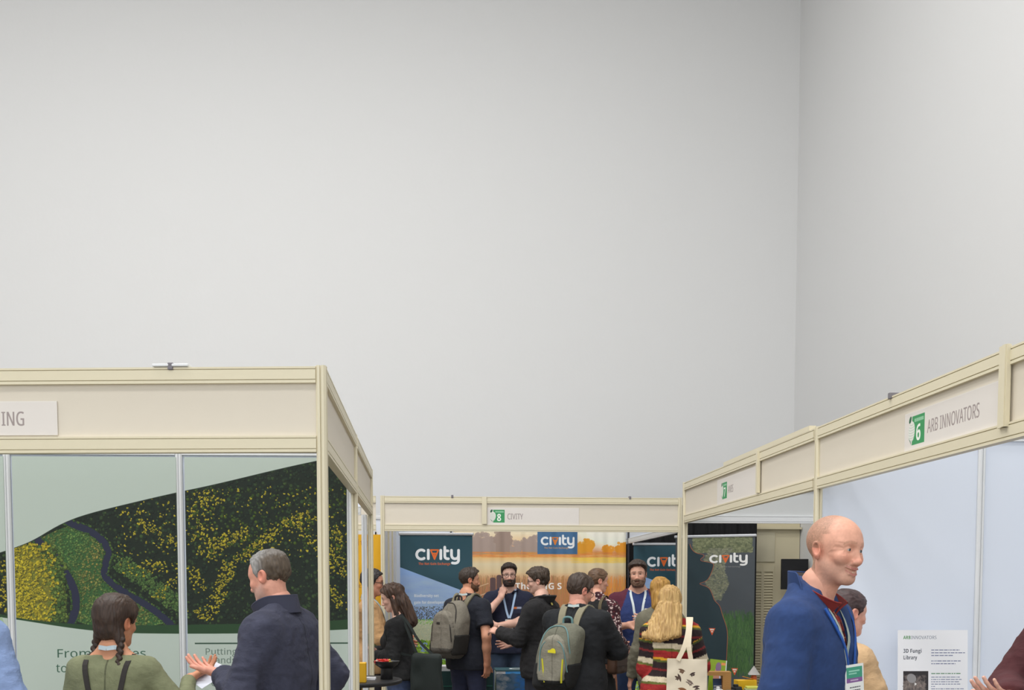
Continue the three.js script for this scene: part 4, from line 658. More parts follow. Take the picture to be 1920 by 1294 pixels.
  if (o.fine) for (const s of [-1, 1]) {
    const e = new THREE.SphereGeometry(0.0128, 24, 18), look = V(o.look?.[0] ?? 0, o.look?.[1] ?? 0, 1).normalize();
    tint(e, (x, y, z) => { const d = (x * look.x + y * look.y + z * look.z) / 0.0128; return d > 0.95 ? [0.01, 0.01, 0.01] : d > 0.84 ? (o.iris ?? lin(84, 102, 112)) : [0.5, 0.43, 0.4]; });
    geos.push(e.translate(s * 0.0315, 0.0005, 0.0775).applyMatrix4(Hm));
  }
  for (const k of ['L', 'R']) if (!arms[k].hide) {
    const A = arms[k], F = new Field(); handBones(F, A.M, A.pose); const from = A.E.clone().lerp(A.W, 0.55);
    F.cap(from, A.W.clone().addScaledVector(A.dir, 0.01), 0.036 * (f ? 0.86 : 1), f ? 0.0235 : 0.027, 0.02);
    geos.push(meshField(F, o.handRes ?? res, { color: (x, y, z) => { const n = noise3(x * 60, y * 60, z * 60) * 0.08; return [o.skin[0] * (1 + n), o.skin[1] * (0.93 + n * 1.5), o.skin[2] * (0.92 + n * 1.5)]; } }, F.lo, F.hi, 0.01));
  }
  part(g, 'body', stack(geos), skinMat);
  // clothes
  const wrinkle = (amp) => (x, y, z) => { const a = noise3(x * 9, y * 15, z * 9), b = noise3(x * 21 + 4, y * 30, z * 21), c = noise3(x * 48, y * 48 + 9, z * 48); return amp * (a * 0.55 + (0.5 - Math.abs(b)) * 0.6 + c * 0.15); };
  const T = o.top, TF = new Field(), q = T.off ?? 0.014;
  torso(TF, q, T.offLow ?? q); const hem = T.hem ?? 0.87;
  TF.cap(V(-0.055 * w, hem - 0.02, -0.012), V(0.055 * w, hem - 0.02, -0.012), (f ? 0.132 : 0.122) * w + (T.offLow ?? q) + (T.flare ?? 0), undefined, 0.08, { frame: U, flat: 0.88 });
  TF.cap(V(-0.055 * w, 0.94, -0.012), V(0.055 * w, 0.94, -0.012), (f ? 0.13 : 0.12) * w + (T.offLow ?? q), undefined, 0.05, { frame: U, flat: 0.88 });
  if (T.sleeve !== 0) for (const k of ['L', 'R']) armBones(TF, arms[k], T.armOff ?? q, T.sleeve ?? 1, T.cuff ?? 0.0);
  TF.cut(J(0, hem, 0), V(0, -1, 0).transformDirection(U)); TF.cut(J(0, T.neck ?? 1.497, 0), V(0, 1, T.neckTilt ?? 0.45).normalize().transformDirection(U));
  if (T.open) T.open(TF, J);
  const armAt = (x, y, z) => { let best = { d: 9, t: 0 }; for (const k of ['L', 'R']) { const A = arms[k], p = V(x, y, z); for (const [a, b, t0, t1] of [[A.sh, A.E, 0, 0.285], [A.E, A.W, 0.285, 0.54]]) { const ab = b.clone().sub(a), t = clamp(p.clone().sub(a).dot(ab) / ab.lengthSq()), d = p.distanceTo(a.clone().addScaledVector(ab, t)); if (d < best.d) best = { d, t: t0 + (t1 - t0) * t, k }; } } return best; };
  const Ui = U.clone().invert(), tc = T.color;
  const topMesh = part(g, T.name ?? 'shirt', meshField(TF, T.res ?? 0.0105, { push: wrinkle(T.amp ?? 0.006), color: typeof tc === 'function' ? (x, y, z) => { const u = V(x, y, z).applyMatrix4(Ui); return tc(x, y, z, u, armAt); } : (x, y, z) => { const n = 1 + 0.1 * noise3(x * 70, y * 70, z * 70); return [tc[0] * n, tc[1] * n, tc[2] * n]; } }), T.mat ?? clothMat);
  if (o.bottom) {
    const b = o.bottom, F = new Field();
    if (b.skirt) { F.cap(V(0, 0.98, -0.01), V(0, b.skirt, -0.01), 0.15 * w, 0.22 * w, 0.03, { frame: new THREE.Matrix4(), flat: 0.85 }); F.cut(V(0, b.skirt, 0), V(0, -1, 0)); F.cut(V(0, 1.0, 0), V(0, 1, 0)); }
    else { for (const s of [-1, 1]) legBones(F, s, 0.013); F.cap(V(-0.055 * w, 0.93, -0.012), V(0.055 * w, 0.93, -0.012), (f ? 0.13 : 0.12) * w + 0.008, undefined, 0.05, { frame: new THREE.Matrix4(), flat: 0.88 }); F.cut(V(0, 0.99, 0), V(0, 1, 0)); F.cut(V(0, 0.1, 0), V(0, -1, 0)); }
    part(g, b.skirt ? 'skirt' : 'trousers', meshField(F, 0.015, { push: wrinkle(0.008), color: (x, y, z) => { const n = 1 + 0.16 * noise3(x * 40, y * 40, z * 40); return b.color.map((v) => v * n); } }), denim);
  }
  for (const s of [-1, 1]) { const l = leg(s), F = new Field(); F.cap(V(l.ank.x, 0.055, l.ank.z - 0.01), V(l.ank.x * 1.1, 0.045, l.ank.z + 0.17), 0.05, 0.042, 0.03).cap(V(l.ank.x, 0.05, l.ank.z), V(l.ank.x, 0.12, l.ank.z), 0.05, 0.046, 0.03).cut(V(0, 0.002, 0), V(0, -1, 0)); part(g, 'shoe', meshField(F, 0.012, { color: () => o.shoe ?? lin(48, 44, 42) }), clothMat); }
  // head dressing
  if (o.hair) { const H = part(g, 'hair', hairGeo(o.hair, o.hairRes ?? Math.min(0.005, res * 1.15)).applyMatrix4(Hm), hairMat); g.userData.hairMesh = undefined; }
  if (o.beard) part(g, 'beard', beardGeo(o.beard, HF, o.hairRes ?? Math.min(0.0045, res)).applyMatrix4(Hm), hairMat);
  if (o.glasses) {
    const rim = [], y0 = -0.002, z0 = 0.101; for (const s of [-1, 1]) { rim.push(new THREE.TorusGeometry(0.0215, 0.0021, 8, 28).scale(1.1, 0.86, 1).rotateY(s * 0.16).translate(s * 0.0325, y0, z0 - 0.003)); rim.push(tube([V(s * 0.055, y0 + 0.006, z0 - 0.008), V(s * 0.072, y0 + 0.008, 0.055), V(s * 0.084, y0 + 0.006, -0.005), V(s * 0.084, -0.02, -0.03)], 0.0019, 16, 6)); }
    rim.push(tube([V(-0.01, y0 + 0.004, z0), V(0, y0 + 0.008, z0 + 0.004), V(0.01, y0 + 0.004, z0)], 0.0018, 8, 6));
    const gl = part(g, 'glasses', join(rim).applyMatrix4(Hm), std(o.glasses, 0.3));
    for (const s of [-1, 1]) part(gl, 'lens', new THREE.CircleGeometry(0.0205, 24).scale(1.1, 0.86, 1).rotateY(s * 0.16).translate(s * 0.0325, y0, z0 - 0.003).applyMatrix4(Hm), lensMat);
  }
  // where a strap lies on the clothes: from outside towards the trunk's axis
  const trunk = new Field(); torso(trunk, q, T.offLow ?? q); trunk.cuts = TF.cuts;
  const lay = (x, y, z, dx, dy, dz, lift = 0.004) => { const p = J(x, y, z), d = V(dx, dy, dz).normalize().transformDirection(U); let t = 0.3; for (let i = 0; i < 120 && t > -0.1; i++) { const c = p.clone().addScaledVector(d, t), v = trunk.at(c.x, c.y, c.z); if (v < lift) return { p: c, n: d.clone() }; t -= Math.max(0.0015, v * 0.6); } return { p: p.clone().addScaledVector(d, 0.022), n: d.clone() }; };
  const strap = (list, width, thick, lift) => { const P = list.map((a) => lay(a[0], a[1], a[2], a[3], a[4], a[5], lift)); return band(P.map((a) => a.p), P.map((a) => a.n), width, thick); };
  if (o.lanyard) {
    const L = o.lanyard, y1 = L.y ?? 1.19, nk = (s) => [s * 0.045, 1.515, -0.035, s * 0.7, 0.7, 0.15];
    const side = (s) => strap([[0, 1.502, -0.062, 0, 0.2, -1], [s * 0.034, 1.506, -0.055, s * 0.5, 0.25, -1], [s * 0.058, 1.512, -0.025, s, 0.5, -0.2], [s * 0.06, 1.49, 0, s * 0.5, 1, 0.35], [s * 0.058, 1.44, 0.02, s * 0.15, 0.35, 1], [s * 0.045, 1.36, 0.02, 0, 0.1, 1], [s * 0.024, 1.27, 0.02, 0, 0, 1], [s * 0.004, y1 + 0.01, 0.02, 0, 0, 1]], L.w ?? 0.02, 0.002, 0.006);
    const lg = join([side(1), side(-1)]);
    const lan = part(g, 'lanyard', lg, std(L.color ?? lin(190, 208, 214), 0.6));
    if (!L.noBadge) { const b = lay(0, y1, 0.02, 0, 0, 1, 0.014), bg = join([slab(0.078, 0.118, 0.003)]); bg.rotateX(-0.05).rotateY(L.turn ?? 0).translate(b.p.x, b.p.y - 0.062, b.p.z + 0.004); part(lan, 'badge', bg, badgeMat); }
  }
  return { g, U, J, Hm, arms, TF, lay, strap, S, o };
}
const lensMat = new THREE.MeshPhysicalMaterial({ color: 0xffffff, roughness: 0.02, transmission: 1, thickness: 0, ior: 1.45 }), badgeMat = badgePrint();
// a top-level thing worn or held by a person: same axes and scale as the person
function worn(p, name, label, category, y = 0, group) { const t = thing(name, label, category, [p.o.x, y * p.S, p.o.z], p.o.yaw * R, group); t.scale.setScalar(p.S); const inner = (n, geo, mat, lab) => part(t, n, geo.translate(0, -y, 0), mat, lab); return { t, add: inner }; }
function collar(p, { r0 = 0.078, r1 = 0.09, h = 0.075, open = 0.5, color, lining, thick = 0.007, y = 1.47, drop = 0.03, fold = 0, tilt = 0.02 }) {   // a stand-up collar, open at the front by that angle
  const n = 48, m = 8, make = (d) => { const pos = [], idx = []; for (let i = 0; i <= n; i++) { const a = Math.PI + (i / n - 0.5) * (2 * Math.PI - open * 2), fr = fold > 0.02 ? step(0.45, 0.92, Math.abs(i / n - 0.5) * 2) : step(0.4, 1, Math.abs(i / n - 0.5) * 2); for (let j = 0; j <= m; j++) { const t = j / m, r = r0 + (r1 - r0) * t + d + fold * fr * t * t, yy = y - drop * fr + h * t * (1 - (fold > 0.02 ? 1.45 : 0.15) * fr), q = p.J(Math.sin(a) * r * 1.06, yy, Math.cos(a) * r - 0.012 + tilt * t); pos.push(q.x, q.y, q.z); } } for (let i = 0; i < n; i++) for (let j = 0; j < m; j++) { const a = i * (m + 1) + j, b = a + m + 1; idx.push(a, b, a + 1, b, b + 1, a + 1); } return { pos, idx }; };
  const geo = (A) => { const g = new THREE.BufferGeometry(); g.setAttribute('position', new THREE.Float32BufferAttribute(A.pos, 3)); g.setIndex(A.idx); g.computeVertexNormals(); return g; };
  const O = make(thick), I = make(0), rim = []; const ring = (j) => Array.from({ length: n + 1 }, (_, i) => V(...O.pos.slice((i * (m + 1) + j) * 3, (i * (m + 1) + j) * 3 + 3)).lerp(V(...I.pos.slice((i * (m + 1) + j) * 3, (i * (m + 1) + j) * 3 + 3)), 0.5));
  const edge = ring(m), ends = [0, n].map((i) => Array.from({ length: m + 1 }, (_, j) => V(...O.pos.slice((i * (m + 1) + j) * 3, (i * (m + 1) + j) * 3 + 3)).lerp(V(...I.pos.slice((i * (m + 1) + j) * 3, (i * (m + 1) + j) * 3 + 3)), 0.5)));
  const c = part(p.g, 'collar', join([geo(O), tube(edge, thick * 0.6, 60, 6), tube(ends[0], thick * 0.6, 10, 6), tube(ends[1], thick * 0.6, 10, 6)].map((q) => { q.deleteAttribute('uv'); return q; })), std(color, 0.9));
  part(c, 'collar_lining', geo(I), std(lining ?? color, 0.9));
  return c;
}

// ---------- the people ----------
const jeans = lin(44, 56, 84), black = [0.012, 0.012, 0.013], navy = lin(34, 38, 60);
const speck = (c, a = 0.1, k = 80) => (x, y, z) => { const n = 1 + a * noise3(x * k, y * k, z * k) + a * noise3(x * k * 0.3, y * k * 0.3, z * k * 0.3); return [c[0] * n, c[1] * n, c[2] * n]; };

// the bald man in the blue fleece, nearest the camera
{
  const fleece = lin(40, 63, 110), plaid = (x, y, z, u) => { const a = Math.abs(((u.x * 34 + u.z * 8) % 1 + 1) % 1 - 0.5), b = Math.abs(((y * 34) % 1 + 1) % 1 - 0.5); let c = lin(150, 44, 40); if (a < 0.12) c = lin(60, 26, 30); if (b < 0.12) c = mixc(c, lin(52, 24, 30), 0.8); if (a > 0.44 || b > 0.45) c = mixc(c, lin(212, 170, 140), 0.7); return c; };
  const p = person({
    label: 'smiling bald man in a blue fleece jacket with a name badge', x: 1.262, z: -3.33, h: 1.848, yaw: 49, head: [-19, -3, -2], headFwd: 0.008, trap: 0.05, lean: 6.5, w: 0.98, res: 0.0026, bodyRes: 0.014, handRes: 0.004, fine: true, smile: 1, squint: 0.0034, jaw: 0.95, look: [0.15, 0.0], headS: 0.9, headUp: 0.008,
    skin: lin(224, 166, 142), brow: lin(168, 122, 96), browA: 0.55, browW: 0.0045, lip: lin(186, 96, 92), stubble: lin(158, 132, 118),
    buzz: { color: lin(128, 102, 80), mask: (x, y, z) => { const l = 0.038 + (y < 0.05 ? -0.02 : 0) - Math.abs(x) * 0.1 - Math.max(0, y - 0.09) * 0.35; const top = step(l + 0.012, l - 0.022, z) * (1 - 0.25 * step(0.1, 0.13, y)); const nape = step(-0.1, -0.06, y); const ear = Math.abs(x) > 0.06 && y < 0.0 && z > -0.035 ? 0 : 1; return 0.92 * top * nape * ear; } },
    facePush: (x, y, z) => { const ax = Math.abs(x); let d = 0; if (ax > 0.048 && ax < 0.07 && z > 0.03 && Math.abs(y - 0.0) < 0.022) d -= 0.0012 * (0.5 + 0.5 * Math.sin((Math.atan2(y - 0.002, ax - 0.045)) * 9)); if (y > 0.035 && z > 0.05) d -= 0.00035 * (0.5 + 0.5 * Math.sin(y * 380 + 3 * noise3(x * 30, y * 30, 2))) * step(0.035, 0.05, y); return d; },
    top: { name: 'undershirt', off: 0.006, offLow: -0.012, sleeve: 0, hem: 1.1, neck: 1.52, neckTilt: 0.62, color: plaid, res: 0.006, amp: 0.002 },
    bottom: { color: lin(60, 58, 56) }, armR: { hand: [0.27, 0.84, 0.07], pole: [0.5, 0, -1] }, armL: { hand: [0.27, 0.84, 0.07], pole: [0.5, 0, -1] },
  });
  // the fleece over it, open at the throat
  const F = new Field(), q = 0.024, c = (a, b, r, k, fl) => F.cap(V(...a), V(...b), r + q, r + q, k, { frame: p.U, flat: fl });
  c([-0.05, 0.93, -0.01], [0.05, 0.93, -0.01], 0.122, 0.05, 0.88); c([0, 1.0, 0.008], [0, 1.12, 0.006], 0.13, 0.09, 0.78); c([-0.045, 1.27, 0], [0.045, 1.27, 0], 0.132, 0.08, 0.83); c([-0.09, 1.37, -0.015], [0.09, 1.37, -0.015], 0.08, 0.06, 0.95); c([-0.17, 1.392, -0.015], [0.17, 1.392, -0.015], 0.05, 0.05, 1);
  for (const k of ['L', 'R']) { const A = p.arms[k], n = A.W.clone().sub(A.E).normalize(); F.cap(A.sh, A.E, 0.052 + q, 0.046 + q, 0.016).cap(A.E, A.W.clone().addScaledVector(n, 0.04), 0.046 + q, 0.034 + q * 0.7, 0.03, { plane: [A.W, n] }); F.cap(p.J(A.s * 0.12, 1.42, -0.02), p.J(A.s * 0.035, 1.51, -0.035), 0.048, 0.05, 0.05); }
  F.cap(p.J(0.0, 1.56, 0.095), p.J(0.0, 1.24, 0.15), 0.098, 0.024, 0.01, { sub: true }).cut(p.J(0, 0.84, 0), V(0, -1, 0)).cut(p.J(0, 1.516, 0), V(0, 1, 0.5).normalize());
  part(p.g, 'fleece_jacket', meshField(F, 0.0085, { push: (x, y, z) => 0.008 * (noise3(x * 8, y * 11, z * 8) * 0.7 + (0.5 - Math.abs(noise3(x * 17 + 3, y * 22, z * 17))) * 0.6) + 0.0009 * noise3(x * 190, y * 190, z * 190), color: (x, y, z) => { const n = 1 + 0.14 * noise3(x * 130, y * 130, z * 130) + 0.1 * noise3(x * 24, y * 24, z * 24); return fleece.map((v) => v * n); } }), vmat(0.95));
  collar(p, { r0: 0.08, r1: 0.09, h: 0.085, open: 0.72, color: fleece, lining: lin(112, 108, 102), y: 1.472, drop: 0.04, fold: 0.042, tilt: 0.0, thick: 0.005 });
  // turned-out lapels with a bright edge along the zip
  const lay = (x, y, z, dx, dy, dz, lift) => { const o = p.J(x, y, z), d = V(dx, dy, dz).normalize().transformDirection(p.U); let t = 0.4; while (t > -0.05) { const a = o.clone().addScaledVector(d, t), v = F.at(a.x, a.y, a.z); if (v < lift) return { p: a, n: d }; t -= Math.max(0.0015, v * 0.6); } return { p: o, n: d }; };
  for (const s of [-1, 1]) {
    const pts = [[s * 0.095, 1.44, 0.02, s * 0.3, 0.4, 1], [s * 0.074, 1.39, 0.02, s * 0.2, 0.15, 1], [s * 0.046, 1.32, 0.02, 0, 0.1, 1], [s * 0.022, 1.24, 0.02, 0, 0, 1], [s * 0.004, 1.14, 0.02, 0, 0, 1], [s * 0.003, 0.98, 0.02, 0, 0, 1], [s * 0.003, 0.86, 0.02, 0, 0, 1]].map((a) => lay(...a, 0.004));
    part(p.g, 'zip_edge', band(pts.map((a) => a.p), pts.map((a) => a.n), 0.01, 0.004), std(lin(32, 86, 172), 0.7));
  }
  collar(p, { r0: 0.066, r1: 0.079, h: 0.05, open: 0.32, color: lin(140, 46, 42), lining: lin(110, 40, 38), y: 1.468, drop: 0.035, fold: 0.012, tilt: 0.008, thick: 0.004 });
  // teeth
  { const pts = [-1, -0.6, -0.3, 0, 0.3, 0.6, 1].map((t) => V(t * 0.0275, -0.0755 + t * t * 0.0105, 0.0862 - t * t * 0.0135)); const g = band(pts, pts.map((v) => V(v.x * 12, 0, 1)), (t) => 0.0115 * (1 - Math.pow(Math.abs(t - 0.5) * 2, 3) * 0.8), 0.002, 5); part(p.g, 'teeth', g.applyMatrix4(p.Hm), std(lin(226, 214, 190), 0.35)); }
  // lanyard and badge over the fleece
  const side = (s) => { const P = [[0, 1.485, -0.06, 0, 0.3, -1], [s * 0.05, 1.49, -0.03, s * 0.8, 0.6, -0.3]].map((a) => p.lay(...a, 0.004)).concat([[s * 0.055, 1.45, 0.02, s * 0.2, 0.5, 1]].map((a) => p.lay(...a, 0.01)), [[s * 0.034, 1.37, 0.02, 0, 0, 1]].map((a) => p.lay(...a, 0.014)), [[s * 0.016, 1.31, 0.02, 0, 0, 1], [s * 0.003, 1.275, 0.02, 0, 0, 1]].map((a) => lay(...a, 0.014))); return band(P.map((a) => a.p), P.map((a) => a.n), 0.021, 0.002); };
  const lan = part(p.g, 'lanyard', join([side(1), side(-1)]), std(lin(176, 190, 180), 0.6));
  const b = lay(0, 1.2, 0.02, 0, 0, 1, 0.02); part(lan, 'badge', slab(0.09, 0.138, 0.003).rotateX(-0.03).rotateY(-0.35).rotateZ(0.06).translate(b.p.x - 0.006, 1.2, b.p.z + 0.01), badgeMat);
}
// grey-haired man with his back to us, in the left stand
{
  const c = lin(58, 60, 78), p = person({
    label: 'grey-haired man seen from behind in a dark fleece, elbow out beside the post', x: -0.665, z: -4.45, h: 1.765, yaw: -108, head: [-8, 10, 4], lean: 4, w: 1.0, belly: 0.02, res: 0.0036, handRes: 0.0036, skin: lin(222, 160, 138), brow: lin(120, 110, 104), stubble: lin(190, 186, 182),
    hair: { t: 0.006, top: 0.004, line: 'receding', color: lin(72, 60, 50), rough: 0.0028, clump: 0.002, low: -0.07, paint: (x, y, z) => { const n = 0.5 + 0.5 * noise3(x * 220, y * 50, z * 220), gray = clamp(step(-0.05, 0.02, z) + step(0.07, 0.1, y) * 0.4); return mixc(mixc(lin(66, 54, 44), lin(96, 82, 66), n), mixc(lin(110, 108, 106), lin(160, 158, 156), n), gray); } },
    top: { name: 'fleece', off: 0.03, armOff: 0.026, hem: 0.86, neck: 1.51, neckTilt: 0.2, color: speck(c, 0.12), res: 0.009, amp: 0.012, cuff: 0.02 }, bottom: { color: lin(50, 50, 58) },
    armL: { hand: [0.1, 1.2, 0.25], pole: [0.6, -0.9, -0.2], dir: [-0.15, 0.25, 1], palm: [0.1, 1, 0], pose: { curl: [0.25, 0.3, 0.2], thumb: 'out' } }, armR: { hand: [0.2, 0.98, 0.03], pole: [1, 0.05, -1.2], dir: [-0.6, -0.6, 0.3], pose: { curl: [0.5, 0.5, 0.4] } },
  });
  collar(p, { r0: 0.086, r1: 0.092, h: 0.075, open: 0.25, color: c, lining: lin(40, 42, 56), y: 1.468, drop: 0.03, tilt: 0.02, thick: 0.009 });
}
// woman with two braids
{
  const c = lin(124, 128, 98), hair = lin(38, 27, 22), p = person({
    label: 'woman with two dark braids in an olive top, seen from behind', x: -1.42, z: -4.5, h: 1.545, yaw: 172, female: true, head: [-16, 4, 0], headS: 1.02, w: 1.12, res: 0.0036, handRes: 0.0036, skin: lin(206, 146, 112),
    hair: { t: 0.017, top: 0.008, line: 'full', low: -0.1, color: hair, lite: lin(74, 54, 42), rough: 0.002, strand: [230, 30, 160], coverEars: false, shape: (F) => { F.ell(V(0, -0.02, -0.055), [0.078, 0.075, 0.055], 0.03); for (const s of [-1, 1]) F.ell(V(s * 0.066, -0.075, -0.045), [0.022, 0.04, 0.024], 0.02); } },
    top: { name: 'olive_top', off: 0.01, hem: 0.86, neck: 1.468, neckTilt: 0.1, color: speck(c, 0.07), res: 0.009, amp: 0.007 }, bottom: { color: black },
    armR: { hand: [0.3, 1.33, 0.2], pole: [0.8, -1, -0.1], dir: [0.5, 0.35, 0.6], palm: [-0.2, 0.9, -0.3], pose: { curl: [0.3, 0.35, 0.2], thumb: 'out' } }, armL: { hand: [0.2, 1.0, 0.2], pole: [0.6, -0.4, -1] },
    lanyard: { w: 0.022, color: lin(180, 196, 204), noBadge: true },
  });
  for (const s of [-1, 1]) {   // the braids: interlaced lobes that hang behind the shoulders
    const F = new Field(); for (let i = 0; i < 11; i++) { const t = i / 10, y = -0.085 - t * 0.155, r = 0.0175 * (1 - t * 0.35); F.ell(V(s * (0.074 + 0.012 * t) + (i % 2 ? 0.006 : -0.006), y, -0.045 - 0.03 * t), [r, r * 0.95, r * 0.85], 0.004, { rot: [0, 0, (i % 2 ? 1 : -1) * 0.7] }); }
    F.ell(V(s * 0.08, -0.262, -0.072), [0.009, 0.02, 0.009], 0.006); part(p.g, 'braid', meshField(F, 0.0038, { push: (x, y, z) => noise3(x * 300, y * 120, z * 300) * 0.0015, color: (x, y, z) => mixc(hair, lin(70, 52, 40), clamp(0.4 + 0.6 * noise3(x * 240, y * 160, z * 240))) }).applyMatrix4(p.Hm), hairMat);
  }
  const st = (s) => p.strap([[s * 0.11, 1.45, -0.02, s * 0.1, 1, -0.5], [s * 0.105, 1.41, -0.05, 0, 0.3, -1], [s * 0.085, 1.32, -0.05, 0, 0, -1], [s * 0.06, 1.2, -0.05, 0, 0, -1], [s * 0.05, 1.05, -0.05, 0, 0, -1]], 0.026, 0.003, 0.004);
  part(p.g, 'strap', st(1), std(lin(46, 42, 40), 0.8)); part(p.g, 'strap', st(-1), std(lin(46, 42, 40), 0.8));
  const A = p.arms.R, W = A.W.clone().addScaledVector(A.dir, 0.1), t = worn(p, 'leaflet', 'white leaflet held in front of the woman with braids', 'paper', W.y - 0.06);
  const sheet = slab(0.13, 0.19, 0.001, 8, 8); { const q = sheet.attributes.position; for (let i = 0; i < q.count; i++) q.setZ(i, q.getZ(i) + 0.012 * Math.cos(q.getX(i) * 14)); sheet.computeVertexNormals(); }
  t.add('sheet', sheet.rotateX(-0.9).rotateY(2.7).rotateZ(0.4).translate(W.x - 0.02, W.y - 0.03, W.z), std(lin(226, 230, 244), 0.6));
}
// shoulder of a person in pale blue at the left edge
person({ label: 'person in a pale blue shirt, cut off by the left edge of the photo', x: -2.07, z: -4.4, h: 1.74, yaw: 172, skin: SKIN.fair, w: 1.02, hair: { t: 0.012, color: lin(80, 60, 46) }, top: { off: 0.018, color: speck(lin(140, 162, 206), 0.06), hem: 0.85, amp: 0.01 }, bottom: { color: jeans }, armR: { hand: [0.26, 0.95, 0.16], pole: [0.4, 0, -1] } });

// woman with long brown hair at the round table
{
  const p = person({
    label: 'woman with long brown hair in a black top, in profile at the black table', x: -0.272, z: -7.97, h: 1.62, yaw: -96, female: true, head: [0, 10, 0], lean: 4, skin: SKIN.pale, brow: lin(50, 34, 26),
    hair: { t: 0.014, top: 0.008, line: 'full', coverEars: true, low: -0.09, color: lin(44, 30, 24), lite: lin(92, 64, 46), strand: [120, 16, 120], rough: 0.006, clump: 0.006, shape: (F) => { F.ell(V(0, -0.02, -0.06), [0.085, 0.1, 0.065], 0.03).cap(V(0, -0.08, -0.075), V(0, -0.25, -0.105), 0.085, 0.07, 0.04); for (const s of [-1, 1]) F.cap(V(s * 0.07, -0.02, -0.005), V(s * 0.085, -0.2, -0.01), 0.026, 0.03, 0.03).cap(V(s * 0.085, -0.2, -0.01), V(s * 0.09, -0.27, 0.0), 0.03, 0.012, 0.02); } },
    top: { name: 'black_top', off: 0.024, offLow: 0.04, hem: 0.93, color: speck(black.map((v) => v * 0.9), 0.1), amp: 0.012, neck: 1.47 }, bottom: { color: lin(74, 88, 122) },
    armL: { hand: [0.05, 1.13, 0.22], pole: [0.7, -1, -0.4], pose: { curl: [0.6, 0.8, 0.5], thumb: 'closed' } }, armR: { hand: [0.04, 1.16, 0.23], pole: [0.7, -1, -0.4], pose: { curl: [0.6, 0.8, 0.5], thumb: 'closed' } },
  });
  const b = worn(p, 'shoulder_bag', 'dark green shoulder bag behind the brown-haired woman', 'bag', 0.5), m = std(lin(28, 36, 34), 0.8);
  const F = new Field(); F.cap(V(0.2, 0.62, -0.22), V(0.2, 0.92, -0.24), 0.12, 0.105, 0.03, { frame: new THREE.Matrix4(), flat: 1 }); b.add('bag_body', mesh((x, y, z) => { const qx = Math.abs(x - 0.24) - 0.03, qy = Math.abs(y - 0.93) - 0.2, qz = Math.abs(z + 0.25) - 0.1 - (1.05 - y) * 0.05; return Math.hypot(Math.max(qx, 0), Math.max(qy, 0), Math.max(qz, 0)) + Math.min(0, Math.max(qx, qy, qz)) - 0.03; }, [0.12, 0.65, -0.45], [0.36, 1.22, -0.05], 0.012, { push: (x, y, z) => 0.012 * noise3(x * 12, y * 9, z * 12), color: () => [1, 1, 1] }), m);
  for (const d of [-0.03, 0.03]) b.add('strap', band([V(0.22, 1.13, -0.25 + d * 2.4), V(0.21, 1.27, -0.15 + d), V(0.18, 1.42, -0.07 + d * 0.5), V(0.16, 1.475, -0.02), V(0.17, 1.4, 0.09), V(0.2, 1.2, 0.05), V(0.225, 1.13, -0.16)], Array(7).fill(0).map((_, i) => V(1, 0.6, 0)), 0.022, 0.004), m);
}
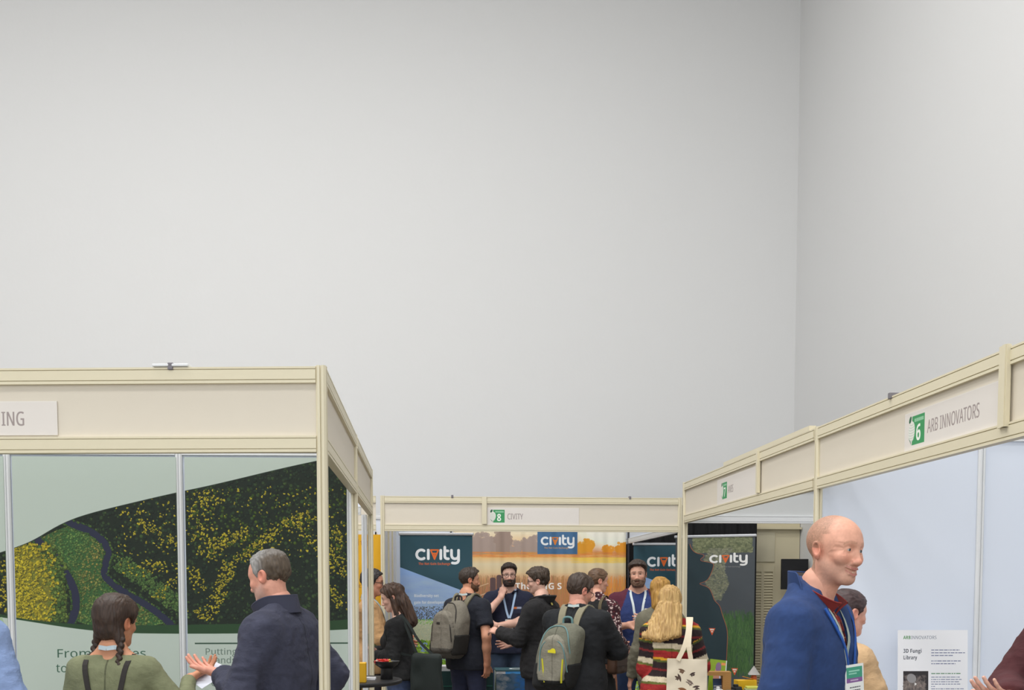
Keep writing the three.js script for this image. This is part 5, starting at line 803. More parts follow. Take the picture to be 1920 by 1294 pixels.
// backpack builder: rounded bag on the wearer's back with pocket, side pocket, zips and straps
function roundBox(x, y, z, cx, cy, cz, hx, hy, hz, r) { const a = Math.abs(x - cx) - hx + r, b = Math.abs(y - cy) - hy + r, c = Math.abs(z - cz) - hz + r; return Math.hypot(Math.max(a, 0), Math.max(b, 0), Math.max(c, 0)) + Math.min(0, Math.max(a, b, c)) - r; }
function backpack(p, name, label, { main, lower, pocket, trim, strapC, mesh: meshC, logo, y0 = 1.17, lowEdge = 0.98, sway = 0, emblem }) {
  const b = worn(p, name, label, 'backpack', y0 - 0.25, 'backpacks'), zb = -0.2, wid = (y) => 0.155 - 0.05 * step(1.28, 1.46, y) + 0.008 * Math.sin((y - 0.95) * 9), dep = (y) => 0.105 - 0.04 * step(1.2, 1.46, y);
  const body = (x, y, z) => roundBox(x - sway * (y - 1.2), y, z, 0, y0 + 0.0, zb - 0.03 + 0.03 * step(1.2, 1.45, y), wid(y), 0.255, dep(y), 0.07);
  const lo = [-0.24, y0 - 0.3, -0.4], hi = [0.24, y0 + 0.3, 0.0], wr = (x, y, z) => 0.006 * noise3(x * 16, y * 16, z * 16) + 0.004 * (0.5 - Math.abs(noise3(x * 34, y * 20, z * 34)));
  b.add('bag_body', mesh(body, lo, hi, 0.009, { push: wr, color: (x, y, z) => { const n = 1 + 0.12 * noise3(x * 140, y * 140, z * 140); return (y < lowEdge ? lower : main).map((v) => v * n); } }), clothMat);
  b.add('front_pocket', mesh((x, y, z) => Math.max(roundBox(x - sway * (y - 1.2), y, z, 0, y0 - 0.02, zb - 0.115, wid(y) * 0.82, 0.19 - Math.max(0, 0) , 0.05, 0.048), Math.hypot(x / 0.13, (y - y0 + 0.08) / 0.25) - 1 > 0 ? (Math.hypot(x / 0.13, (y - y0 + 0.08) / 0.25) - 1) * 0.12 : -1), lo, hi, 0.008, { push: wr, color: (x, y, z) => { const n = 1 + 0.12 * noise3(x * 140, y * 140, z * 140); return (y < lowEdge ? lower : pocket).map((v) => v * n); } }), clothMat);
  b.add('side_pocket', mesh((x, y, z) => Math.max(body(x, y, z) - 0.008, -(x * -1 - 0.085), y - y0 + 0.04, y0 - 0.22 - y), lo, hi, 0.009, { color: () => meshC }), clothMat);
  b.add('side_pocket', mesh((x, y, z) => Math.max(body(x, y, z) - 0.008, -(x - 0.085), y - y0 + 0.04, y0 - 0.22 - y), lo, hi, 0.009, { color: () => meshC }), clothMat);
  const onBag = (x, y, lift = 0.004) => { let z = -0.5; for (let i = 0; i < 200; i++) { const d = Math.min(body(x, y, z), 9); if (d < lift || z > -0.14) break; z += Math.max(0.001, d * 0.7); } return V(x, y, z); };
  const arc = (w, top, bot, n = 13) => Array.from({ length: n }, (_, i) => { const t = i / (n - 1) * 2 - 1, x = w * Math.sin(t * 1.35) / Math.sin(1.35), y = bot + (top - bot) * Math.sqrt(Math.max(0, 1 - Math.pow(Math.abs(t), 2.6))); return onBag(x, y, 0.003); });
  b.add('zip', tube(arc(0.128, y0 + 0.235, y0 - 0.08), 0.0055, 50, 6), std(trim, 0.7)); b.add('zip', tube(arc(0.11, y0 + 0.13, y0 - 0.1).map((v) => v.setZ(v.z - 0.03 * step(0.14, 0.1, Math.abs(v.x)))), 0.005, 50, 6), std(trim, 0.7));
  b.add('handle', tube([V(-0.04, y0 + 0.245, -0.13), V(-0.03, y0 + 0.29, -0.13), V(0.03, y0 + 0.29, -0.13), V(0.04, y0 + 0.245, -0.13)], 0.009, 16, 8), std(trim, 0.8));
  for (const s of [-1, 1]) { const L = [[s * 0.06, y0 + 0.2, -0.1, 0, 0.3, -1], [s * 0.075, 1.43, -0.06, 0, 0.8, -1], [s * 0.09, 1.46, -0.02, 0, 1, 0], [s * 0.105, 1.42, 0.02, 0, 0.5, 1], [s * 0.12, 1.32, 0.02, s * 0.1, 0, 1], [s * 0.12, 1.2, 0.02, s * 0.15, 0, 1]]; b.add('strap', p.strap(L, 0.055, 0.012, 0.004), std(strapC, 0.9)); }
  if (emblem) emblem(b, onBag);
  return b;
}
// man with the grey backpack
{
  const p = person({
    label: 'bearded man in a dark t-shirt carrying the grey backpack', x: 0.30, z: -8.97, h: 1.775, yaw: 138, head: [-36, 2, 0], headS: 0.83, headUp: 0.004, skin: SKIN.warm, brow: lin(50, 36, 28),
    hair: { t: 0.01, top: 0.012, quiff: true, color: lin(40, 31, 26), lite: lin(66, 52, 42), rough: 0.003 }, beard: { t: 0.012, color: lin(66, 44, 30), lite: lin(112, 76, 48) },
    top: { name: 't_shirt', off: 0.016, sleeve: 0.68, hem: 0.84, color: speck(lin(30, 33, 44), 0.08), amp: 0.008 }, bottom: { color: lin(40, 44, 68) },
    armR: { hand: [0.235, 0.9, -0.02], pole: [0.8, 0, -0.7], hide: false, pose: { curl: [0.5, 0.6, 0.4] } }, armL: { hand: [0.2, 1.05, 0.22], pole: [0.7, -0.5, -0.6] }, lanyard: { w: 0.018, noBadge: true, color: lin(196, 206, 204) },
  });
  const grey = lin(128, 122, 110);
  backpack(p, 'backpack', 'grey backpack with a dark mesh side pocket on the bearded man in the t-shirt', { main: grey, lower: lin(92, 88, 82), pocket: lin(134, 128, 116), trim: lin(50, 46, 42), strapC: lin(122, 116, 96), mesh: lin(44, 42, 40), y0: 1.2, lowEdge: 1.04, sway: -0.18, emblem: (b, on) => { const v = on(0.03, 1.26, 0.004); b.add('maker_patch', box(0.034, 0.02, 0.004).translate(v.x, v.y, v.z - 0.04), std(lin(44, 42, 40), 0.6)); } });
}
// bearded man behind the counter, hand at his chin
{
  const p = person({
    label: 'bearded man with glasses in a navy polo shirt, hand at his chin', x: 0.775, z: -10.35, h: 1.84, yaw: -2, head: [3, 2, 2], headS: 0.84, headUp: 0.004, skin: SKIN.pale, brow: lin(40, 30, 26), glasses: [0.02, 0.02, 0.025],
    hair: { t: 0.009, top: 0.02, quiff: true, color: lin(38, 30, 27), lite: lin(70, 56, 48), rough: 0.0035 }, beard: { t: 0.017, long: 0.012, color: lin(36, 27, 24), lite: lin(70, 54, 46) },
    top: { name: 'polo_shirt', off: 0.016, sleeve: 0.75, hem: 0.86, color: (x, y, z, u) => (u.z > 0.08 && Math.abs(u.y - 1.31) < 0.009 && u.x > 0.04 && u.x < 0.12 ? (u.x < 0.075 ? lin(214, 120, 60) : lin(170, 176, 196)) : navy.map((v) => v * (1 + 0.08 * noise3(x * 80, y * 80, z * 80)))), amp: 0.007, res: 0.009 }, bottom: { color: lin(48, 62, 84) },
    armR: { hand: [0.085, 1.41, 0.19], pole: [0.9, -1, 0.2], dir: [-0.25, 0.9, -0.1], palm: [-0.5, 0.1, -1], pose: { curl: [1.2, 1.4, 0.6], thumb: 'closed' } }, armL: { hand: [-0.12, 1.14, 0.25], pole: [0.8, -1, -0.3], dir: [-1, 0, 0.1], palm: [0, 0.4, -1], pose: { curl: [0.5, 0.5, 0.3] } }, lanyard: { w: 0.02, y: 1.2, color: lin(178, 204, 236) },
  });
  collar(p, { r0: 0.068, r1: 0.08, h: 0.035, open: 0.4, color: navy, y: 1.475, drop: 0.03, fold: 0.014 });
}
// man in the dark jacket, reaching to the left
{
  const p = person({
    label: 'dark-haired man with glasses in a dark hooded jacket, reaching an arm to the left', x: 0.90, z: -8.4, h: 1.76, yaw: -118, head: [14, 6, 0], headS: 0.83, headUp: 0.004, skin: SKIN.pale, brow: lin(46, 34, 28), glasses: [0.03, 0.03, 0.03], stubble: lin(120, 90, 74),
    hair: { t: 0.016, top: 0.016, line: 'full', low: -0.085, coverEars: false, color: lin(42, 32, 26), lite: lin(82, 64, 48), rough: 0.005, clump: 0.006 },
    top: { name: 'jacket', off: 0.03, armOff: 0.026, hem: 0.82, color: speck(lin(34, 33, 35), 0.1), amp: 0.013, cuff: 0.01 }, bottom: { color: lin(38, 40, 50) },
    armL: { hand: [0.12, 1.2, 0.33], pole: [0.5, -1, -0.3], palm: [-0.5, -0.6, 0], pose: { curl: [0.4, 0.5, 0.3] } }, armR: { hand: [0.15, 1.1, 0.3], pole: [0.7, -0.8, -0.4] }, lanyard: { w: 0.018, noBadge: true, color: lin(170, 190, 192) },
  });
  collar(p, { r0: 0.084, r1: 0.1, h: 0.06, open: 0.3, color: lin(32, 31, 33), y: 1.45, drop: 0.02, thick: 0.016, tilt: -0.012 });
  part(p.g, 'yellow_tab', rbox(0.03, 0.022, 0.004, 0.001).rotateX(0.3).translate(0.03, 1.445, -0.118).applyMatrix4(p.U), std(lin(196, 182, 96), 0.7));
}
// man with the grey and teal backpack
{
  const p = person({
    label: 'man with glasses in a black jumper carrying the grey and teal backpack', x: 1.04, z: -7.22, h: 1.69, yaw: 143, head: [-24, 16, 0], headS: 1.0, headUp: -0.008, lean: 3, w: 1.2, belly: 0.03, skin: lin(220, 158, 138), brow: lin(60, 44, 36), glasses: [0.05, 0.05, 0.05], res: 0.0044, stubble: lin(130, 96, 76),
    hair: { t: 0.011, top: 0.008, line: 'normal', color: lin(44, 34, 29), lite: lin(78, 60, 48), rough: 0.0032 },
    top: { name: 'jumper', off: 0.022, hem: 0.8, color: speck(lin(28, 30, 34), 0.1), amp: 0.01, cuff: 0.01 }, bottom: { color: lin(36, 38, 46) },
    armR: { hand: [0.1, 1.14, 0.3], pole: [1, -0.55, -0.25], pose: { curl: [0.6, 0.6, 0.4] } }, armL: { hand: [0.1, 1.16, 0.3], pole: [1, -0.8, -0.3] }, lanyard: { w: 0.02, noBadge: true, color: lin(190, 204, 204) },
  });
  backpack(p, 'backpack', 'grey and teal backpack with a yellow emblem on the man in the black jumper', { main: lin(112, 112, 98), lower: lin(26, 27, 28), pocket: lin(140, 136, 122), trim: lin(104, 140, 142), strapC: lin(140, 134, 112), mesh: lin(34, 35, 36), y0: 1.13, lowEdge: 0.97, sway: -0.22, emblem: (b, on) => {
    const v = on(-0.0, 1.185, 0.004), s = new THREE.Shape(); s.moveTo(-0.034, -0.012); s.lineTo(0.03, -0.016); s.quadraticCurveTo(0.034, 0.022, 0.0, 0.02); s.quadraticCurveTo(-0.01, 0.006, -0.034, 0.006); s.closePath(); b.add('emblem', new THREE.ExtrudeGeometry(s, { depth: 0.004, bevelEnabled: false }).rotateY(Math.PI).translate(v.x - 0.01, v.y, v.z - 0.046), std(lin(226, 214, 40), 0.6));
    for (const x of [-0.085, 0.085]) b.add('cord', tube([0.02, -0.05, -0.12, -0.2].map((d) => { const q = on(x * (1 + d), 1.11 + d * 0.8, 0.006); q.z -= 0.02; return q; }), 0.0075, 20, 6), std(lin(206, 200, 44), 0.7));
  } });
}
// woman in the flowered blouse
{
  const burg = lin(58, 26, 34), p = person({
    label: 'woman with pinned-up brown hair in a flowered blouse and black waistcoat', x: 1.428, z: -8.64, h: 1.765, yaw: 140, female: true, head: [-36, 4, 0], headS: 0.83, headUp: 0.004, skin: lin(222, 168, 144), brow: lin(90, 66, 48),
    hair: { t: 0.009, top: 0.006, line: 'full', low: -0.075, color: lin(70, 50, 36), lite: lin(122, 92, 66), rough: 0.0018, strand: [60, 160, 60], shape: (F) => F.ell(V(0, 0.01, -0.115), [0.04, 0.036, 0.026], 0.015) },
    top: { name: 'blouse', off: 0.014, armOff: 0.02, hem: 0.92, neck: 1.53, neckTilt: 0.25, amp: 0.007, res: 0.0065, color: (x, y, z, u, arm) => { const a = arm(x, y, z); if (a.d > 0.078 && u.y < 1.47) return black; const k = noise3(x * 62, y * 62, z * 62) + 0.6 * noise3(x * 118, y * 118, z * 118); return k > 0.42 ? lin(216, 190, 186) : k < -0.55 ? lin(110, 44, 52) : burg; } }, bottom: { skirt: 0.35, color: black },
    armR: { hand: [0.19, 1.05, 0.18], pole: [0.35, -0.4, -1], pose: { curl: [0.6, 0.8, 0.5] } }, armL: { hand: [0.14, 1.1, 0.26], pole: [0.8, -0.8, -0.4] },
  });
  const b = worn(p, 'handbag', 'small brown leather handbag at the hip of the woman in the flowered blouse', 'bag', 0.8), m = std(lin(74, 50, 36), 0.5);
  b.add('bag_body', mesh((x, y, z) => roundBox(x, y, z, -0.23, 0.92, -0.03, 0.05, 0.085, 0.12, 0.035), [-0.32, 0.8, -0.2], [-0.12, 1.06, 0.14], 0.009, { push: (x, y, z) => 0.004 * noise3(x * 20, y * 20, z * 20), color: () => [1, 1, 1] }), m); b.add('flap', rbox(0.012, 0.1, 0.24, 0.004, -0.286, 0.955, -0.03), std(lin(64, 42, 30), 0.5));
  b.add('strap', p.strap([[-0.17, 1.02, -0.06, -1, 0, -0.4], [-0.13, 1.15, -0.05, -0.5, 0, -1], [-0.1, 1.3, -0.05, -0.2, 0, -1], [-0.09, 1.41, -0.05, 0, 0.4, -1], [-0.095, 1.455, -0.02, 0, 1, 0], [-0.09, 1.4, 0.03, 0, 0.4, 1], [-0.1, 1.25, 0.02, -0.2, 0, 1], [-0.15, 1.05, 0.02, -1, 0, 0.5]], 0.03, 0.004, 0.005), std(lin(94, 82, 58), 0.7));
  { const l = p.lay(-0.097, 1.33, -0.05, -0.15, 0, -1, 0.012); b.add('buckle', new THREE.TorusGeometry(0.02, 0.004, 8, 20).scale(1, 0.8, 1).translate(l.p.x, l.p.y, l.p.z - 0.006), std(lin(190, 170, 120), 0.3, { metalness: 0.7 })); }
}
// man in the blue and maroon raglan shirt with a paper cup
{
  const blue = lin(44, 60, 112), maroon = lin(88, 34, 52), p = person({
    label: 'bearded man in a blue shirt with maroon sleeves, holding a paper cup', x: 1.905, z: -9.17, h: 1.835, yaw: -10, head: [-8, 1, 2], headS: 0.87, headUp: 0.003, w: 1.1, skin: SKIN.fair, brow: lin(54, 40, 32), hair: { t: 0.009, top: 0.022, quiff: true, color: lin(46, 36, 31), lite: lin(78, 62, 52), rough: 0.004 }, beard: { t: 0.015, long: 0.01, color: lin(84, 60, 46), lite: lin(132, 102, 82) },
    top: { name: 'raglan_shirt', off: 0.016, sleeve: 0.9, hem: 0.84, amp: 0.007, res: 0.009, color: (x, y, z, u, arm) => { const n = 1 + 0.08 * noise3(x * 80, y * 80, z * 80); if (u.z > 0.08 && Math.abs(u.y - 1.325) < 0.008 && u.x > 0.05 && u.x < 0.12) return lin(214, 206, 190); return (Math.abs(u.x) > 0.085 + (1.5 - u.y) * 0.36 || arm(x, y, z).t > 0.1 && arm(x, y, z).d < 0.085 ? maroon : blue).map((v) => v * n); } }, bottom: { color: lin(42, 60, 96) },
    armR: { hand: [0.09, 1.19, 0.27], pole: [0.9, -0.7, -0.5], dir: [0.75 * -1, 0.12, 0.5], palm: [-0.4, 0.2, 1], pose: { curl: [0.5, 0.6, 0.4], thumb: 'side' } }, armL: { hand: [0.1, 1.23, 0.27], pole: [0.9, -0.7, -0.5], dir: [-0.75, 0.12, 0.5], palm: [-0.4, 0.1, -1], pose: { curl: [0.7, 0.7, 0.4], thumb: 'side' } }, lanyard: { w: 0.02, y: 1.27, color: lin(206, 214, 216) },
  });
  const b = worn(p, 'paper_cup', 'white paper cup in the hands of the man with maroon sleeves', 'cup', 1.16);
  b.add('cup', new THREE.LatheGeometry([[0, 0], [0.028, 0], [0.038, 0.1], [0.04, 0.102], [0.037, 0.104], [0.0, 0.098]].map(([x, y]) => new THREE.Vector2(x, y)), 28).translate(0, 1.16, 0.325), std(lin(226, 222, 214), 0.6)); b.add('rim', new THREE.TorusGeometry(0.0385, 0.0025, 8, 28).rotateX(Math.PI / 2).translate(0, 1.263, 0.325), std(lin(236, 234, 228), 0.5));
}
// woman with golden hair behind the striped jumper
person({ label: 'woman with golden bobbed hair in khaki, half hidden behind the striped jumper', x: 1.862, z: -8.05, h: 1.665, yaw: 172, female: true, w: 0.85, head: [-6, 4, 0], skin: SKIN.fair,
  hair: { t: 0.018, top: 0.008, line: 'full', coverEars: true, low: -0.11, color: lin(142, 98, 40), lite: lin(206, 160, 80), strand: [130, 20, 130], rough: 0.004, shape: (F) => F.cap(V(0, -0.03, -0.05), V(0, -0.12, -0.065), 0.088, 0.08, 0.03) }, top: { off: 0.022, hem: 0.82, color: speck(lin(112, 108, 92), 0.08), amp: 0.01 }, bottom: { color: jeans } });
// woman in the striped jumper with the tote bag
{
  const cols = [lin(40, 26, 28), lin(206, 192, 166), lin(96, 100, 44), lin(150, 34, 34), lin(216, 160, 40), lin(84, 92, 40), lin(40, 26, 28), lin(120, 34, 36)], ws = [0.05, 0.042, 0.018, 0.052, 0.016, 0.016, 0.05, 0.016], tot = ws.reduce((a, b) => a + b);
  const stripe = (s) => { let v = ((s % tot) + tot) % tot, k = 0; while (v > ws[k]) v -= ws[k++]; return cols[k]; };
  const p = person({
    label: 'woman with very long blond hair in a striped knitted jumper, seen from behind', x: 1.655, z: -6.83, h: 1.6, yaw: 172, female: true, head: [-12, 8, 0], lean: 4, w: 0.98, skin: SKIN.fair,
    hair: { t: 0.016, top: 0.006, line: 'full', coverEars: true, low: -0.12, color: lin(152, 112, 62), lite: lin(226, 190, 126), strand: [190, 6, 190], rough: 0.005, clump: 0.003, shape: (F) => { F.ell(V(0, -0.02, -0.055), [0.088, 0.1, 0.062], 0.03); for (let k = -3; k <= 3; k++) F.cap(V(k * 0.02, -0.06, -0.075 + Math.abs(k) * 0.006), V(k * 0.044 + 0.055, -0.33 + Math.abs(k - 0.5) * 0.012, -0.135 + Math.abs(k) * 0.012), 0.045, 0.034, 0.03); } },
    top: { name: 'striped_jumper', off: 0.028, offLow: 0.04, armOff: 0.028, flare: 0.02, hem: 0.7, res: 0.0075, amp: 0.012, cuff: 0.0, color: (x, y, z, u, arm) => { const a = arm(x, y, z), wob = 0.006 * noise3(x * 14, y * 14, z * 14), n = 1 + 0.15 * noise3(x * 160, y * 160, z * 160); return stripe(a.d < 0.098 && a.t > 0.06 ? a.t + 0.11 + wob : 1.62 - u.y + wob + u.x * 0.06).map((v) => v * n); } }, bottom: { color: lin(60, 56, 58) },
    armR: { hand: [0.2, 1.04, 0.28], pole: [0.5, -0.6, -0.8] }, armL: { hand: [0.14, 1.08, 0.26], pole: [0.3, -0.6, -0.9] },
  });
  const b = worn(p, 'tote_bag', 'cream canvas tote bag with dark leaf prints on the striped jumper', 'bag', 0.85), [c, g] = canvas(512, 640), r = rng(81);
  g.fillStyle = rgb(224, 212, 190); g.fillRect(0, 0, 512, 640);
  for (const [x, y, s, a, col] of [[190, 150, 50, 0.3, [110, 84, 66]], [330, 190, 44, -0.5, [70, 54, 52]], [160, 250, 60, 1.2, [84, 66, 58]], [300, 300, 56, 0.6, [120, 104, 96]], [380, 360, 50, -0.2, [74, 58, 54]], [200, 400, 60, 0.1, [130, 84, 54]], [320, 440, 52, -0.8, [96, 78, 66]], [180, 530, 56, 0.4, [120, 70, 48]], [330, 560, 60, 0.9, [150, 150, 160]]]) { g.save(); g.translate(x, y); g.rotate(a); g.fillStyle = rgb(...col); g.beginPath(); g.moveTo(-s, 0); g.quadraticCurveTo(0, -s * 0.7, s, 0); g.quadraticCurveTo(0, s * 0.4, -s, 0); g.fill(); for (let i = 0; i < 5; i++) { g.beginPath(); g.ellipse((r() - 0.5) * s, s * 0.3 + r() * s * 0.3, s * 0.14, s * 0.4, r() * 2, 0, 7); g.fill(); } g.restore(); }
  const tg = slab(0.3, 0.36, 0.05, 12, 12), q = tg.attributes.position; for (let i = 0; i < q.count; i++) { const x = q.getX(i), y = q.getY(i); q.setZ(i, q.getZ(i) * (0.5 + 0.9 * step(0.2, -0.2, y)) + 0.012 * Math.sin(x * 16) + 0.006 * noise3(x * 20, y * 20, 1)); q.setX(i, x * (1 - 0.06 * y)); } tg.computeVertexNormals();
  b.add('bag_body', tg.rotateY(Math.PI - 0.25).translate(-0.1, 1.03, -0.245), print(c, 0.9));
  for (const d of [0, 1]) b.add('strap', band([V(-0.03 - d * 0.1, 1.2, -0.245 + d * 0.02), V(-0.08 - d * 0.035, 1.3, -0.215), V(-0.115 - d * 0.012, 1.42, -0.15), V(-0.125 - d * 0.02, 1.5, -0.06), V(-0.13 - d * 0.02, 1.512, -0.01), V(-0.13 - d * 0.02, 1.46, 0.07), V(-0.14 - d * 0.03, 1.3, 0.12)], [V(0, 0.1, -1), V(0, 0.1, -1), V(0, 0.3, -1), V(0, 1, -0.8), V(0, 1, 0), V(0, 0.6, 1), V(0, 0, 1)], 0.034, 0.004), std(lin(226, 212, 186), 0.9));
}
// person in profile at the yellow stand
{
  const p = person({ label: 'dark-haired person with glasses in a tan cardigan, behind the posts by the yellow poster', x: -0.57, z: -8.8, h: 1.75, yaw: 92, head: [0, 3, 0], skin: lin(206, 146, 120), brow: lin(36, 26, 24), glasses: [0.06, 0.05, 0.04], hair: { t: 0.011, top: 0.008, color: lin(26, 21, 22), lite: lin(48, 40, 40) }, top: { name: 'cardigan', off: 0.024, hem: 0.84, color: speck(lin(196, 154, 108), 0.08), amp: 0.01 }, bottom: { color: lin(40, 40, 48) }, armR: { hand: [0.08, 1.12, 0.28], pole: [0.8, -0.8, -0.4] }, armL: { hand: [0.1, 1.1, 0.3], pole: [0.8, -0.8, -0.4] }, lanyard: { w: 0.05, y: 1.2, color: lin(176, 184, 180), noBadge: true } });
  const A = p.arms.R, m = V(-0.17, 1.13, 0.1), b = worn(p, 'folded_jacket', 'olive green jacket folded over an arm by the yellow poster', 'jacket', m.y - 0.22), F = new Field(); F.cap(m.clone().add(V(-0.03, 0.03, -0.07)), m.clone().add(V(-0.02, 0.02, 0.08)), 0.055, 0.055, 0.03).cap(m.clone().add(V(-0.06, -0.04, -0.06)), m.clone().add(V(-0.05, -0.1, 0.06)), 0.05, 0.06, 0.05);
  b.add('cloth', meshField(F, 0.01, { push: (x, y, z) => 0.01 * noise3(x * 18, y * 10, z * 18), color: speck(lin(82, 90, 56), 0.1) }), clothMat);
}
// woman in camel behind the bald man
{
  const p = person({ label: 'woman with dark clipped-up hair in a camel jumper, behind the bald man', x: 2.0, z: -4.5, h: 1.585, yaw: 90, female: true, head: [14, 14, 0], headS: 0.95, lean: -8, skin: lin(222, 168, 148), brow: lin(50, 36, 32), res: 0.004,
    hair: { t: 0.008, top: 0.006, line: 'full', low: -0.08, color: lin(44, 32, 34), lite: lin(82, 60, 60), rough: 0.0018, strand: [70, 150, 70], shape: (F) => F.ell(V(0, 0.05, -0.115), [0.036, 0.05, 0.03], 0.02).cap(V(0.02, -0.05, -0.08), V(0.03, -0.19, -0.06), 0.022, 0.012, 0.02) },
    top: { name: 'jumper', off: 0.024, hem: 0.82, neck: 1.49, color: speck(lin(202, 168, 128), 0.07), amp: 0.012 }, bottom: { color: lin(52, 52, 64) }, armR: { hand: [0.18, 1.0, 0.22], pole: [0.7, -0.3, -1] } });
  const cl = []; for (let i = 0; i < 6; i++) cl.push(new THREE.ConeGeometry(0.007, 0.045, 8).rotateX(1.1).rotateZ((i - 2.5) * 0.3).translate((i - 2.5) * 0.011, 0.105 + (i % 2) * 0.008, -0.12)); cl.push(rbox(0.07, 0.03, 0.022, 0.008, 0, 0.09, -0.125)); part(p.g, 'hair_clip', join(cl).applyMatrix4(p.Hm), std(lin(30, 30, 32), 0.3));
}
// person in maroon at the right edge
person({ label: 'person in a maroon jumper cut off by the right edge, one hand raised', x: 2.55, z: -3.6, h: 1.8, yaw: -62, skin: SKIN.pale, res: 0.004, w: 1.05, hair: { t: 0.012, color: lin(70, 54, 44) }, top: { name: 'jumper', off: 0.03, hem: 0.82, color: speck(lin(84, 44, 48), 0.1), amp: 0.012 }, bottom: { color: jeans }, armL: { hand: [0.12, 1.14, 0.34], pole: [0.7, -0.9, -0.3], palm: [-0.5, 0.7, 0], pose: { curl: [0.3, 0.4, 0.3] } }, armR: { hand: [0.16, 1.14, 0.3], pole: [0.8, -0.9, -0.2], dir: [0.1, 0.25, 1], palm: [0.3, 1, 0], pose: { curl: [0.25, 0.35, 0.25], thumb: 'out' } } });

// ---------- tables and the things on them ----------
const lathe = (pts, seg = 36) => new THREE.LatheGeometry(pts.map(([x, y]) => new THREE.Vector2(x, y)), seg);
const blackMat = std([0.018, 0.018, 0.02], 0.45);
{
  const tx = -0.535, tz = -6.78, th = 0.967, t = thing('round_table', 'black round high table beside the brown-haired woman', 'table', [tx, 0, tz]);
  part(t, 'table_top', lathe([[0, th - 0.03], [0.295, th - 0.03], [0.31, th - 0.022], [0.31, th - 0.006], [0.304, th], [0, th]], 48), blackMat); part(t, 'column', new THREE.CylinderGeometry(0.035, 0.035, th - 0.05, 20).translate(0, th / 2 - 0.01, 0), blackMat); part(t, 'base', lathe([[0, 0], [0.24, 0], [0.24, 0.012], [0.05, 0.03], [0, 0.03]]), blackMat);
  const bowl = thing('pedestal_bowl', 'black pedestal bowl of sweets on the round table', 'bowl', [tx + 0.205, th, tz]);
  part(bowl, 'foot', lathe([[0, 0], [0.042, 0], [0.04, 0.07], [0.045, 0.08], [0, 0.08]]), blackMat); part(bowl, 'dish', lathe([[0, 0.078], [0.045, 0.078], [0.075, 0.098], [0.09, 0.124], [0.086, 0.125], [0.07, 0.103], [0.04, 0.092], [0, 0.092]]), blackMat);
  const r = rng(91), cols = [[214, 40, 36], [226, 60, 44], [222, 190, 60], [214, 40, 36], [232, 220, 200], [220, 176, 50], [200, 36, 40], [120, 90, 140], [226, 200, 90], [210, 44, 40]], spots = ['nearest the left rim', 'at the left rim', 'on top of the heap', 'second from the left', 'in the middle', 'right of the middle', 'at the back', 'behind the yellow one', 'nearest the right', 'lowest on the right'], words = ['red', 'orange red', 'gold', 'red', 'cream', 'yellow', 'dark red', 'purple', 'pale yellow', 'scarlet'];
  cols.forEach((c, i) => { const a = i * 2.4, q = 0.012 + 0.045 * Math.sqrt(i / 10), x = -0.025 + Math.cos(a) * q, z = Math.sin(a) * q, y = 0.112 + 0.016 * (1 - i / 10) + r() * 0.006, s = thing('wrapped_sweet', words[i] + ' wrapped sweet ' + spots[i] + ' in the black bowl', 'sweet', [tx + 0.205 + x, th + y, tz + z], r() * 6, 'sweets in the bowl'); const m = std(lin(...c), 0.4); part(s, 'sweet', rbox(0.026, 0.014, 0.016, 0.006), m); for (const d of [-1, 1]) part(s, 'twist', new THREE.ConeGeometry(0.009, 0.012, 10).rotateZ(d * Math.PI / 2).translate(d * 0.017, 0, 0), m); });
  const cards = thing('card_stack', 'small stack of white cards on the round table', 'cards', [tx + 0.09, th, tz + 0.02]); for (let i = 0; i < 5; i++) { const c = part(cards, 'card', box(0.085, 0.003, 0.055), std(lin(232, 232, 236), 0.5)); c.position.set(0, 0.0016 + i * 0.0032, 0); c.rotation.y = (i - 2) * 0.06; }
  solo('yellow_box', rbox(0.09, 0.13, 0.09, 0.004, 0, 0.065, 0), std(lin(236, 182, 24), 0.5), 'yellow box standing on the round table by the stand post', 'box', [tx + 0.035, th, tz + 0.2]);
}
